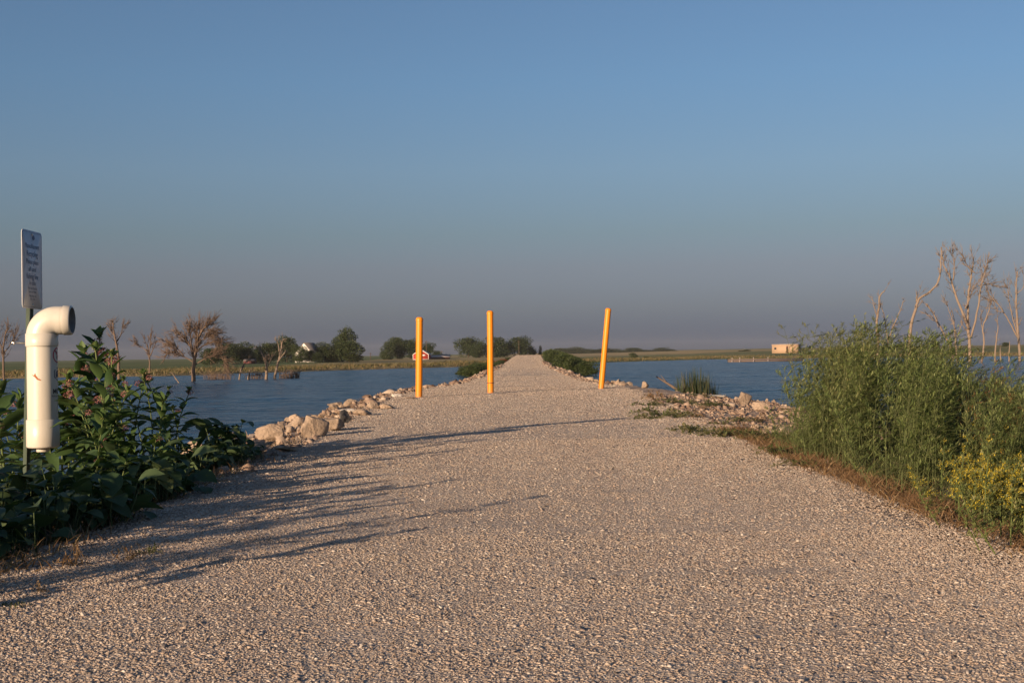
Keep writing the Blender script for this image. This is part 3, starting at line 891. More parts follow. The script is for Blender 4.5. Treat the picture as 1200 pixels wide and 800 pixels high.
def milkweed(seed, h=.75, flowers=2, leafL=.15, bare=.12):
    g = np.random.default_rng(seed)
    root = empty('milkweed')
    leafL *= 1.22 if seed in (100, 101, 104) else 1.0
    n = 12
    lean = g.normal(size=2) * .07
    t = np.linspace(0, 1, n)
    P = np.stack([lean[0] * t ** 2 + .01 * np.sin(t * 5 + seed), lean[1] * t ** 2, t * h], -1)
    m = MB(); m.tube(P, np.interp(t, [0, 1], [.0065, .003]), 7); m.build('stem', M_STEM, root, True)
    m = MB(); az = g.uniform(0, 3)
    nodes = np.arange(bare, .97, .058 / h)
    for q in nodes:
        c_ = np.array([np.interp(q, t, P[:, k]) for k in range(3)])
        L_ = leafL * np.interp(q, [0, .25, .65, .9, 1], [.6, .95, 1.05, .7, .4]) * g.uniform(.85, 1.15)
        el = np.interp(q, [0, .5, 1], [.0, .35, 1.05])
        for s_ in (0, math.pi):
            a_ = az + s_ + g.normal() * .2; e2 = el + g.normal() * .18
            d = np.array([[math.cos(a_) * math.cos(e2), math.sin(a_) * math.cos(e2), math.sin(e2)]])
            tp = LEAF_M[int(g.integers(0, 2)) if q > .6 else int(g.integers(0, 3))]
            put_leaves(m, tp, c_[None], d, np.array([L_]), up=np.array([[0, 0, 1.0]]) + g.normal(size=(1, 3)) * .2, r=np.array([g.random()]))
        az += math.pi / 2 + g.normal() * .15
    # terminal leaves
    for k in range(5):
        a_ = g.uniform(0, 6.28); e2 = g.uniform(.8, 1.4)
        d = np.array([[math.cos(a_) * math.cos(e2), math.sin(a_) * math.cos(e2), math.sin(e2)]])
        put_leaves(m, LEAF_M[0], P[-1][None], d, np.array([leafL * .42]), up=np.array([[0, 0, 1.0]]) + g.normal(size=(1, 3)) * .2, r=np.array([.6 + .4 * g.random()]))
    m.build('foliage', M_MILK, root, True)
    for k in range(flowers):
        q = [.93, .84, .76, .68][k]
        c_ = np.array([np.interp(q, t, P[:, j]) for j in range(3)])
        a_ = g.uniform(0, 6.28)
        cen = c_ + np.array([math.cos(a_) * .035, math.sin(a_) * .035, .035])
        D = rand_dirs(110, g); D[:, 2] = D[:, 2] * .8 - .05
        m = MB(); rr = .027 * g.uniform(.75, 1.05, 110)
        put_leaves(m, RHO, cen + D * rr[:, None] * .75, D + g.normal(size=D.shape) * .5, np.full(110, .011), 2.2, g=g)
        m.tube([c_, cen], .0018, 5)
        m.build('flower_cluster', M_PINK if k < 3 else M_BUD, root)
    m = MB(); D = rand_dirs(45, g)
    put_leaves(m, RHO, P[-1] + [0, 0, .015] + D * .012, D, np.full(45, .010), 2.2, g=g)
    m.build('bud', M_BUD, root)
    return root

MILKP = {}
def put_milk(px, topy, Y, label, kind=0, group='milkweed plants on the left bank', X=None, h=None):
    top = at_d(px, topy, Y)
    x = top.x if X is None else X
    z0_ = gz(x, Y)
    hh_ = (top.z - z0_ - .03) if h is None else h
    base_h = [.75, .72, .8, .55, .5, .6][kind]
    if kind not in MILKP:
        MILKP[kind] = milkweed(100 + kind, base_h, [3, 2, 1, 1, 0, 1][kind], [.15, .16, .14, .13, .14, .12][kind])
        o = MILKP[kind]
    else: o = copy_tree(MILKP[kind])
    s_ = hh_ / base_h
    o.location = (x, Y, z0_ - .01)
    o.scale = (max(s_, .75), max(s_, .75), s_)
    o.rotation_euler = (random.uniform(-.05, .05), random.uniform(-.05, .05), random.uniform(0, 6.28))
    tag(o, label, 'milkweed', group)
    return o
LM = 'leafy green milkweed stem in the dense clump behind the white pipe'
put_milk(103, 390, 7.6, 'tallest milkweed with pink flower heads just right of the pipe elbow', 0)
put_milk(138, 410, 7.3, 'tall thin milkweed with few leaves right of the tallest one', 5)
put_milk(92, 420, 7.8, 'pink flowering milkweed touching the white pipe', 1)
put_milk(118, 428, 6.4, 'dark leaved milkweed with pink flowers in front of the tallest', 0)
put_milk(170, 437, 7.4, 'milkweed with pale yellow green buds against the water', 2)
put_milk(196, 437, 7.9, 'rightmost tall milkweed, narrow and upright against the water', 3)
put_milk(183, 462, 7.2, 'shorter milkweed between the two rightmost tall ones', 4)
for px, ty, Y, k in ((72, 455, 7.9, 4), (96, 452, 7.8, 1), (116, 448, 6.4, 2), (128, 450, 7.0, 1), (136, 492, 6.3, 3), (112, 480, 5.9, 4), (108, 530, 5.9, 1),
                     (204, 490, 7.7, 4), (174, 505, 6.7, 3), (220, 515, 8.1, 4), (152, 455, 7.6, 2), (60, 470, 7.8, 4), (104, 500, 6.8, 2), (124, 510, 6.1, 4), (78, 470, 7.8, 0), (110, 465, 7.8, 1), (142, 520, 5.9, 4), (190, 520, 6.9, 4), (84, 408, 8.0, 1), (94, 440, 7.6, 0), (126, 445, 7.7, 2), (112, 436, 7.1, 1), (155, 440, 8.2, 5), (185, 450, 8.3, 2), (130, 402, 7.0, 5), (146, 412, 7.5, 2), (178, 430, 7.7, 2), (205, 452, 8.2, 3), (209, 470, 7.9, 2), (150, 500, 6.3, 1), (120, 475, 6.4, 0), (118, 470, 6.3, 2)):
    put_milk(px, ty, Y, LM, k)
for px, ty, Y, k in ((2, 452, 8.2, 4), (12, 462, 8.6, 1), (-14, 445, 7.6, 0), (0, 490, 7.9, 3), (-24, 470, 6.6, 1), (4, 540, 6.0, 4), (30, 560, 5.9, 4), (18, 470, 8.9, 2), (44, 500, 8.9, 1), (56, 566, 6.2, 3), (28, 485, 8.4, 0)):
    put_milk(px, ty, Y, 'leafy green plant crowded round the foot of the sign post', k, 'green plants left of the sign post')
# plants just outside the left edge; their shade falls across the path
rs = random.Random(21)
for i in range(52):
    x = rs.uniform(-3.3, -1.75); y = 2.6 + (i / 52) * 3.7 + rs.uniform(-.1, .1)
    x = min(x, -.405 * y - rs.uniform(.42, .9))
    put_milk(0, 0, y, 'tall leafy milkweed at the left edge of the path', rs.choice([0, 1, 2]), 'milkweed along the left edge nearest the camera', X=x, h=rs.uniform(.5, .74))

# low broad-leaved weeds
OUT_SHRUBS = [(-.405 * y_ - rs.uniform(.6, 1.0), y_) for y_ in (2.9, 3.25, 3.6, 3.95, 4.3, 4.65, 5.0, 5.4, 5.8)]
def broad(seed, n=16, h=.24, L_=.15):
    g = np.random.default_rng(seed); m = MB()
    for k in range(n):
        a_ = g.uniform(0, 6.28); q = g.uniform(.05, 1)
        p0 = np.array([g.normal() * .05, g.normal() * .05, 0]); 
        tip = p0 + np.array([math.cos(a_) * .07 * q, math.sin(a_) * .07 * q, h * g.uniform(.25, .9)])
        m.tube([p0, (p0 + tip) / 2 + g.normal(size=3) * .008, tip], [.004, .003, .002], 5, r=.9)
        e2 = g.uniform(-.3, .9)
        d = np.array([[math.cos(a_) * math.cos(e2), math.sin(a_) * math.cos(e2), math.sin(e2)]])
        put_leaves(m, LEAF_M[int(g.integers(0, 3))], tip[None], d, np.array([L_ * g.uniform(.6, 1.2)]), 1.5, up=np.array([[0, 0, 1.0]]) + g.normal(size=(1, 3)) * .35, r=np.array([g.random()]))
    return m.mesh('foliage', M_BROAD, True)
BROAD = [broad(300 + i, n, h, l) for i, (n, h, l) in enumerate(((22, .24, .12), (18, .18, .13), (26, .28, .105), (15, .14, .11)))]
def weed(x, y, me, s_, label, group, name='broadleaf_weed', cat='weed'):
    o = link_mesh(name, me); o.location = (x, y, gz(x, y) - .005); o.scale = (s_,) * 3
    o.rotation_euler = (0, 0, random.uniform(0, 6.28)); tag(o, label, cat, group); return o
for i in range(72):
    y = rs.uniform(4.2, 8.3)
    x = -float(path_w(y)) - .08 - rs.random() ** 1.3 * (.95 if y < 6.2 else .65) - max(0, 5.1 - y) * .3
    weed(x, y, rs.choice(BROAD), rs.uniform(.7, 1.1) * (1 if y < 6.6 else .62), 'low broad leaved weed in the shaded mat at the foot of the milkweed', 'low broad leaved weeds on the left verge')
for px, py, s_, lb in ((268, 541, 1.0, 'dark upright broad leaved weed at the right end of the left verge'), (246, 548, .85, 'broad leaved weed in front of the waterline stones'), (284, 546, .6, 'small drooping weed at the very end of the left verge, before the boulders'), (228, 560, .8, 'broad leaved weed on the verge near the path edge'), (190, 590, .8, 'weed with a long leaf reaching out over the path')):
    x, y = px_ground(px, py); weed(x, y, BROAD[2], s_, lb, None)
x, y = px_ground(262, 540); weed(x, y, BROAD[0], 1.2, 'large dark leaved weed hiding the first small boulder', None)

# ------------------------------------------------------------------ shrubs on the right
def shrub(seed, nst=24, h=1.0, spread=.35, leaf=.03, mat=M_WILLOW, wind=.12, dens=1.0, name='shrub', lw=1.0, flowers=None):
    g = np.random.default_rng(seed)
    root = empty(name)
    mt = MB(); PL, DL, PF, DF = [], [], [], []
    for k in range(nst):
        az = g.uniform(0, 6.28); tilt = abs(g.normal()) * spread
        b = np.array([g.normal() * .09, g.normal() * .09, 0])
        L_ = h * g.uniform(.65, 1.05)
        d0 = np.array([math.cos(az) * tilt, math.sin(az) * tilt, 1.0]); d0 /= np.linalg.norm(d0)
        t = np.linspace(0, 1, 8)[:, None]
        P = b + d0 * t * L_ + np.array([wind, wind * .4, -.06]) * (t ** 2.2) * L_ + g.normal(size=(8, 3)) * .008 * t
        mt.tube(P, np.interp(t[:, 0], [0, 1], [.0027, .0008]), 4, cap=False)
        nb = int(15 * dens)
        for j in range(nb):
            q = g.uniform(.12, 1.0)
            c_ = np.array([np.interp(q, t[:, 0], P[:, i]) for i in range(3)])
            a2 = g.uniform(0, 6.28); e2 = g.uniform(.2, 1.1)
            bd = np.array([math.cos(a2) * math.cos(e2) + .25, math.sin(a2) * math.cos(e2), math.sin(e2)])
            bl = g.uniform(.08, .22) * (1.15 - .5 * q) * h
            u_ = np.linspace(0, 1, 4)[:, None]
            BP = c_ + bd * u_ * bl + np.array([.1, 0, -.12]) * u_ ** 2 * bl
            mt.tube(BP, [.0014, .0011, .0009, .0006], 3, cap=False)
            nl = int(g.integers(10, 16))
            uu = g.uniform(.1, 1, nl)
            lp = np.stack([np.interp(uu, u_[:, 0], BP[:, i]) for i in range(3)], -1)
            ld = bd[None] * .9 + rand_dirs(nl, g) * .75 + np.array([[.22, 0, .1]])
            PL.append(lp); DL.append(ld)
            if flowers and q > .55:
                nf = 26; uf = g.uniform(.3, 1.15, nf)
                PF.append(c_ + bd * uf[:, None] * bl + g.normal(size=(nf, 3)) * .0035); DF.append(rand_dirs(nf, g) + [0, 0, -.3])
    mt.build('stems', M_TWIG if not flowers else M_STEM, root)
    P = np.vstack(PL); D = np.vstack(DL)
    m = MB(); put_leaves(m, RHO, P, D, g.uniform(.6, 1.25, len(P)) * leaf, lw, g=g)
    m.build('foliage', mat, root)
    if flowers:
        P = np.vstack(PF); D = np.vstack(DF)
        m = MB(); put_leaves(m, RHO, P, D, g.uniform(.7, 1.2, len(P)) * .0075, 2.0, g=g)
        m.build('flower_spikes', flowers, root)
    return root
SH = [shrub(401, 28, 1.0, .32, .034, lw=.62, dens=1.25), shrub(402, 26, 1.0, .38, .038, lw=.6, dens=1.2), shrub(403, 30, 1.0, .28, .03, M_OLIVE, lw=.65, dens=1.25), shrub(404, 26, 1.0, .45, .034, lw=.62, dens=1.25), shrub(405, 18, 1.0, .34, .032, M_RUSTY, dens=.8, lw=.8), shrub(406, 10, 1.0, .28, .03, M_WILLOW, dens=.6, lw=.7)]
used = set()
def put_shrub(k, x, y, h, label, group='green shrubs on the right verge', s_xy=None, cat='shrub', rz=None):
    o = SH[k] if k not in used else copy_tree(SH[k])
    used.add(k)
    o.location = (x, y, gz(x, y) - .01); sxy = s_xy or max(h, .6)
    o.scale = (sxy, sxy, h); o.rotation_euler = (0, 0, random.uniform(-.5, .5) if rz is None else rz)
    tag(o, label, cat, group); return o
LS = 'narrow leaved green shrub in the thicket on the right verge'
rs = random.Random(8)
def top_h(x, y):
    """thicket silhouette: tallest on the left, lower to the right of the picture"""
    px = 600 + x / y * F
    ty = np.interp(px, [915, 940, 990, 1060, 1120, 1200, 1300], [412, 396, 386, 398, 420, 449, 466])
    return EYE + (hor(px) - ty) / F * y - gz(x, y)
for row, (x0, dx) in enumerate(((1.95, .12), (2.45, .15), (2.95, .2), (3.5, .25))):
    y = 3.7 + row * .5
    while y < 9.4 + row * .2:
        x = x0 + rs.uniform(-dx, dx) + max(0, y - 7.6) * .25
        px = 600 + x / y * F
        if px < 1330:
            h = max(.4, min(float(top_h(x, y)) * rs.uniform(.98, 1.14), 1.4)) * 1.03
            k = rs.choice([0, 1, 3, 0, 2]) if px < 1120 else rs.choice([2, 0, 4, 3, 2])
            put_shrub(k, x, y, h, LS + ' row %d' % row)
        y += rs.uniform(.36, .52)
for (px, ty, Y, k, lb) in ((992, 381, 8.4, 1, 'tallest darker shrub poking above the right thicket near the building'), (940, 398, 8.5, 5, 'wispy shrub forming the left end of the thicket'), (932, 420, 8.0, 5, 'sparse fine twigged shrub at the left end of the thicket over the water'), (960, 396, 8.8, 5, 'thin airy shrub just left of the tallest one'), (1186, 440, 5.4, 4, 'reddish brown shrub top at the right edge of the picture'), (948, 440, 7.7, 0, 'leafy shrub at the front left corner of the thicket')):
    x = at_d(px, ty, Y).x
    put_shrub(k, x, Y, (at_d(px, ty, Y).z - gz(x, Y)) / 1.0, lb)
for (x, y) in OUT_SHRUBS:
    put_shrub(0, x, y, rs.uniform(.5, .68), 'narrow leaved green shrub among the milkweed at the left edge of the path', 'shrubs along the left edge nearest the camera')
SY_ = [shrub(421, 16, .36, .55, .017, M_OLIVE, .12, 1.2, 'yellow_sweet_clover', 1.3, M_YEL)]
first = True
for (px, py, s_) in ((1168, 640, 1.0), (1128, 618, .85), (1190, 612, 1.1), (1105, 600, .8), (1200, 590, 1.15), (1150, 600, 1.1), (1215, 650, 1.0), (1180, 580, 1.1)):
    x, y = px_ground(px, py)
    x += .12
    o = SY_[0] if first else copy_tree(SY_[0]); first = False
    o.location = (x, y, gz(x, y)); o.scale = (s_,) * 3; o.rotation_euler = (0, 0, rs.uniform(-.6, .6))
    tag(o, 'yellow flowering sweet clover at the front right of the thicket', 'wildflower', 'yellow clover on the right verge')

# ------------------------------------------------------------------ grasses (stuff)
def grass(name, P, hgt, wid, mat, label, g, bend=.5, cat='grass'):
    N = len(P)
    az = g.uniform(0, 6.28, N); tilt = np.abs(g.normal(size=N)) * bend
    D = np.stack([np.cos(az) * tilt + .12, np.sin(az) * tilt, np.ones(N)], -1)
    up = np.stack([np.cos(az + g.normal(size=N)), np.sin(az + g.normal(size=N)), 0 * az], -1)
    Fm = frames(D, up); sc_ = np.stack([hgt, wid, hgt], -1)
    tv = BLADE[0].copy()
    m = MB()
    m.scatter(tv, BLADE[1], Fm * sc_[:, None, :], P)
    # droop the tips
    V = m.V[0].reshape(N, 8, 3)
    q = tv[:, 0][None, :] ** 2
    V[:, :, 0] += q * (np.cos(az) * hgt * .35)[:, None]; V[:, :, 1] += q * (np.sin(az) * hgt * .35)[:, None]; V[:, :, 2] -= q * (hgt * .22)[:, None]
    m.V[0] = V.reshape(-1, 3)
    o = m.build(name, mat); tag(o, label, cat, kind='stuff'); return o
g = np.random.default_rng(31)
def tuft_pts(cent, n, sp):
    P = np.repeat(cent, n, 0) + np.concatenate([g.normal(size=(len(cent) * n, 2)) * sp, np.zeros((len(cent) * n, 1))], 1)
    P[:, 2] = H(P[:, 0], P[:, 1]); return P
# right verge dry grass
yy = 2.6 + 7.8 * g.random(1500) ** .9
xx = path_w(yy) + np.abs(g.normal(size=1500)) * .16 + .03 + .1 * (vn(yy, 0 * yy, 1.5, 20) - .4)
P = tuft_pts(np.stack([xx, yy, 0 * yy], -1), 9, .035)
grass('dry_grass', P, g.uniform(.03, .10, len(P)) * (.5 + .7 * vn(P[:, 0], P[:, 1], 2, 9)), g.uniform(.002, .0045, len(P)), M_DRY, 'rusty dry grass along the edge of the path below the shrubs', g, .75)
yy = 3.2 + 6.6 * g.random(700); xx = path_w(yy) + .25 + np.abs(g.normal(size=700)) * .3
P = tuft_pts(np.stack([xx, yy, 0 * yy], -1), 8, .03)
grass('green_grass', P, g.uniform(.06, .22, len(P)), g.uniform(.002, .0045, len(P)), M_GRASS, 'thin green grass growing through the dry verge on the right', g, .5)
# left side short dry grass on the bank
yy = np.concatenate([3.5 + 5.0 * g.random(500), 9 + 22 * g.random(500)]); xx = path_c(yy) - path_w(yy) - np.abs(g.normal(size=1000)) * .35
P = tuft_pts(np.stack([xx, yy, 0 * yy], -1), 6, .04)
grass('bank_grass', P, g.uniform(.03, .10, len(P)), g.uniform(.002, .006, len(P)), M_DRY, 'short brown dead grass between the path and the left boulders', g, .9)
# far shore reeds
def shore_pts(n, x0, x1, s0, s1):
    x = g.uniform(x0, x1, n); y = shore(x) + s0 + (s1 - s0) * g.random(n) ** 1.3
    return np.stack([x, y, H(x, y)], -1)
P = np.vstack([shore_pts(20000, -110, -4, .2, 26), shore_pts(17000, 5, 140, .2, 22)])
k_ = vn(P[:, 0], P[:, 1], .15, 30)
grass('shore_reeds', P, g.uniform(.25, .7, len(P)) * (.4 + k_), g.uniform(.04, .11, len(P)), M_REED, 'tan and green reeds lining the far shore of the lake', g, .35, 'reeds')

# ------------------------------------------------------------------ low weeds on the gravel
def sprawl(seed, n=40, R=.2, mat=None, h=.05):
    g = np.random.default_rng(seed); m = MB()
    for k in range(n // 4):
        a_ = g.uniform(0, 6.28); L_ = R * g.uniform(.4, 1.1)
        p = np.array([[0, 0, .005], [math.cos(a_) * L_ * .5, math.sin(a_) * L_ * .5, h * g.random()], [math.cos(a_ + .2) * L_, math.sin(a_ + .2) * L_, h * .5 * g.random()]])
        m.tube(p, [.0018, .0014, .001], 4, r=.9)
        q = g.uniform(.15, 1, 16)
        P = np.stack([np.interp(q, [0, .5, 1], p[:, i]) for i in range(3)], -1)
        D = rand_dirs(16, g); D[:, 2] = np.abs(D[:, 2]) * .7
        put_leaves(m, RHO, P, D, g.uniform(.012, .03, 16), 1.6, g=g)
    return m.mesh('foliage', mat)
SPG = [sprawl(500 + i, 60, .22, M_GRASS) for i in range(3)]; SPB = [sprawl(520 + i, 44, .16, M_DRY, .09) for i in range(2)]
wl2 = [(768, 470, 1.5), (786, 473, 1.3), (806, 474, 1.0), (757, 476, 1.3), (776, 488, 1.6), (796, 490, 1.3), (763, 492, 1.2), (812, 490, .9), (828, 476, 1.2), (842, 476, 1.0), (820, 466, 1.0), (812, 508, 1.3), (832, 511, 1.1), (852, 512, 1.3), (870, 508, 1.0), (800, 505, 1.0), (888, 514, 1.2), (906, 518, 1.3), (925, 524, 1.4), (915, 534, 1.2), (938, 548, 1.0), (893, 496, .9), (866, 494, .9), (845, 498, .8)]
for i, (px, py, s_) in enumerate(wl2):
    x, y = px_ground(px, py)
    weed(x, y, SPG[i % 3] if i % 7 else SPB[i % 2], s_ * (.9 + .02 * y), 'low sprawling weed growing in the rubble of the right shoulder', 'low weeds on the right shoulder', 'sprawling_weed')
for px, py, me, s_, lb in ((150, 660, SPB[0], .4, 'small dry brown weed on the shaded gravel at left'), (88, 668, SPB[1], .5, 'spiky dead weed where the shade meets the sunlit gravel'), (20, 716, SPG[0], .28, 'tiny green weed sprouting from the gravel at bottom left'), (46, 700, SPB[1], .25, 'tiny dry sprig near the bottom left corner'), (175, 652, SPG[1], .35, 'tiny green weed right of the small dry brown one'), (576, 586, SPB[0], .1, 'tiny dry leaf lying on the path in the middle')):
    x, y = px_ground(px, py); o = weed(x, y, me, s_, lb, None, 'sprawling_weed'); o.scale.z = s_ * 2

# driftwood stick and reed clump on the right shore
def limb_path(pts, Y, jit=0, seed=0):
    g_ = random.Random(seed); out = []
    for (px, py) in pts:
        p = at_d(px, py, Y + g_.uniform(-jit, jit)); out.append(p)
    return out
m = MB()
p0 = at_d(796, 458, 25); p1 = at_d(782, 449, 25.3); p2 = at_d(769, 441, 25.6)
o_ = np.array(p0); m.tube(np.array([p0, p1, p2]) - o_, [.03, .022, .012], 7)
m.tube(np.array([p1, p1 + Vector((-.12, .05, .16))]) - o_, [.012, .005], 5)
o = m.build('driftwood', M_DEADD, loc=p0, smooth=True); tag(o, 'bare brown dead branch leaning out of the right bank over the water', 'branch')
g = np.random.default_rng(77)
rx, ry = at_d(820, 459, 24.5).x, 24.5
cent = np.stack([rx + g.uniform(-.36, .36, 700), ry + g.normal(size=700) * .2, np.zeros(700)], -1)
zt = at_d(815, 430, 24.5).z
hg = np.clip((zt + .75) * (1 - ((cent[:, 0] - rx + .08) / .56) ** 2), .45, None) * g.uniform(.65, 1.05, 700)
base = np.array([rx, ry, -.75]); cent[:, 2] = -.75
az = g.uniform(0, 6.28, 700)
D = np.stack([np.cos(az) * .1 + (cent[:, 0] - rx) * .3, np.sin(az) * .12, np.ones(700)], -1)
m = MB(); m.scatter(BLADE[0], BLADE[1], frames(D, np.stack([np.cos(az), np.sin(az), 0 * az], -1)) * np.stack([hg, g.uniform(.012, .028, 700), hg], -1)[:, None, :], cent - base)
o = m.build('reed_clump', M_DREED, loc=base); tag(o, 'single dark green clump of reeds at the right bank by the water', 'reeds')

# ------------------------------------------------------------------ far trees and bushes
def crown_mesh(seed, mat, n=2600, clumps=16, w=.5, leaf=.035, top=1.0, low=.0):
    g = np.random.default_rng(seed); m = MB()
    cs = []
    for k in range(clumps):
        z = low + (top - low) * g.uniform(.12, .9); rr = w * math.sqrt(max(.05, 1 - ((z - .45) / .6) ** 2)) * .72
        a_ = g.uniform(0, 6.28); q = math.sqrt(g.random())
        cs.append((math.cos(a_) * rr * q, math.sin(a_) * rr * q, z, g.uniform(.14, .27) * (w / .5) ** .5))
    for (cx, cy, cz, cr) in cs:
        N = n // clumps
        D = rand_dirs(N, g); R_ = cr * g.uniform(.55, 1.08, N)
        P = np.array([cx, cy, cz]) + D * R_[:, None] * [1, 1, .8]
        P[:, 2] = np.clip(P[:, 2], low + .01, None)
        put_leaves(m, RHO, P, D * .6 + rand_dirs(N, g), g.uniform(.6, 1.4, N) * leaf, 2.6, up=rand_dirs(N, g), g=g)
    return m.mesh('crown', mat)
def trunk_mesh(seed, h=.5, r=.03):
    g = np.random.default_rng(seed); m = MB()
    m.tube([(0, 0, -.06), (g.normal() * .01, 0, h * .5), (g.normal() * .03, g.normal() * .02, h)], [r, r * .75, r * .4], 7)
    for k in range(4):
        a_ = g.uniform(0, 6.28); m.tube([(0, 0, h * (.35 + .15 * k)), (math.cos(a_) * .14, math.sin(a_) * .14, h * (.7 + .2 * k))], [r * .45, r * .2], 5)
    return m.mesh('trunk', M_BARK)
CR = [crown_mesh(600 + i, M_TREE, 6500, 30, .52, .046, 1.0, .02) for i in range(4)]
CRT = crown_mesh(620, M_TREE, 4000, 16, .42, .042, 1.0, .28)
CB = [crown_mesh(630 + i, M_BUSH, 5200, 18, .58, .05, .9, 0) for i in range(3)]
CS = crown_mesh(640, M_SUMAC, 3600, 14, .56, .05, .9, 0)
TK = [trunk_mesh(700 + i) for i in range(3)]
def far_tree(px, top, Y, wpx, label, group=None, crown=None, name='leafy_tree', cat='tree', base=None, i=[0]):
    i[0] += 1
    t = at_d(px, top, Y); x = t.x; z0_ = gz(x, Y) if base is None else base
    h = t.z - z0_
    root = empty(name, (x, Y, z0_), random.uniform(0, 6.28))
    w = wpx * Y / F
    c = link_mesh('crown', crown or CR[i[0] % 4], root); k = link_mesh('trunk', TK[i[0] % 3], root)
    c.scale = (w * 1.12, w * 1.12, h * 1.04); k.scale = (w * .8, w * .8, h)
    tag(root, label, cat, group); return root
GA = 'trees round the white house on the left shore'
far_tree(247, 408, 225, 26, 'low bushy tree behind the big spreading dead tree', GA)
far_tree(267, 403, 240, 24, 'dark tree just right of the big spreading dead tree', GA)
far_tree(286, 403, 245, 30, 'round dark tree above the small dark red shed', GA)
far_tree(301, 406, 255, 20, 'smaller dark tree between the red shed and the pale twin snag', GA)
far_tree(315, 402, 250, 26, 'broad dark tree behind the pale twin dead trunk', GA)
far_tree(336, 396.5, 264, 26, 'tallest dark tree just left of the white house', GA)
far_tree(346, 404.5, 260, 11, 'narrow tree partly hiding the white house', GA)
far_tree(353, 406.5, 241, 16, 'low bush in front of the white house', GA)
far_tree(363, 410.5, 243, 16, 'small dark tree hiding the lower wall of the white house', GA)
far_tree(371, 413.5, 242, 14, 'low bush at the right corner of the white house', GA)
far_tree(380, 403, 250, 24, 'round dark tree right of the white house', GA)
far_tree(391, 409, 252, 22, 'lower dark tree between the house trees and the tall lone tree', GA)
far_tree(409, 400, 245, 34, 'broad lower part of the tall lone tree group, right of the house', GA)
far_tree(406, 385.5, 250, 26, 'tall lone tree with an open layered crown right of the white house', GA, CRT)
far_tree(398, 396, 252, 18, 'slim dark tree at the left side of the tall lone tree', GA)
GB = 'trees behind the small red barn'
far_tree(454, 401, 330, 16, 'leftmost small dark tree of the grove behind the red barn', GB)
far_tree(465, 395.5, 335, 20, 'tallest tree of the grove left of the red barn', GB)
far_tree(481, 399, 335, 24, 'broad dark tree directly behind the leftmost yellow bollard', GB)
far_tree(500, 403, 335, 20, 'dark tree just behind the roof of the red barn', GB)
far_tree(511, 411, 330, 14, 'low dark tree sloping down right of the red barn', GB)
far_tree(521, 415, 345, 14, 'lowest scrubby tree at the right end of the barn grove', GB)
GC = 'trees left of the far end of the path'
far_tree(549, 397, 380, 30, 'big rounded grey green tree left of the middle bollard', GC)
far_tree(561, 402, 370, 20, 'tree just left of the middle bollard', GC)
far_tree(581, 395.5, 375, 26, 'large dark tree right behind the middle bollard', GC)
far_tree(594, 402, 385, 18, 'medium tree between the two large ones right of the middle bollard', GC)
far_tree(609, 396, 380, 26, 'large dark tree nearest the end of the path', GC)
far_tree(623, 406, 385, 12, 'small dark tree directly over the end of the path', GC)
far_tree(633, 405.5, 390, 4, 'single slim pointed tree right of the end of the path', None)
GD = 'trees in the far tree line across the lake'
for k, (px, ty, w) in enumerate(((655, 408, 16), (666, 408.5, 14), (676, 407, 18), (688, 409, 16), (699, 409.5, 16), (709, 408, 16), (720, 409, 16), (731, 410, 14), (742, 407.5, 18), (753, 410, 16), (763, 410.5, 14), (774, 407.5, 18), (785, 409, 14), (792, 411, 10))):
    far_tree(px, ty, 800, w * 1.15, 'dark tree in the far tree line behind the rightmost yellow bollard', GD, base=.2)
far_tree(806, 412, 820, 10, 'tiny distant tree right of the far tree line', None, base=.5)
far_tree(869, 410.5, 420, 8, 'left one of two small bushes on the far right shore left of the tan building', None, CB[0], 'bush', 'bush')
far_tree(876, 409.5, 420, 8, 'right one of two small bushes on the far right shore left of the tan building', None, CB[1], 'bush', 'bush')
far_tree(742, 413.5, 320, 9, 'small dark bush on the far shore right of the rightmost bollard', None, CB[2], 'bush', 'bush')
far_tree(757, 417.5, 285, 8, 'low dark bush at the waterline across the lake', None, CB[0], 'bush', 'bush')
far_tree(1096, 400, 330, 9, 'small round tree on the far right shore between the dead trunks', None)
far_tree(1178, 401, 340, 8, 'small green tree on the far shore at the right edge', None)
far_tree(1055, 402.5, 430, 14, 'low dark tree on the skyline behind the leftmost right hand dead trees', None)

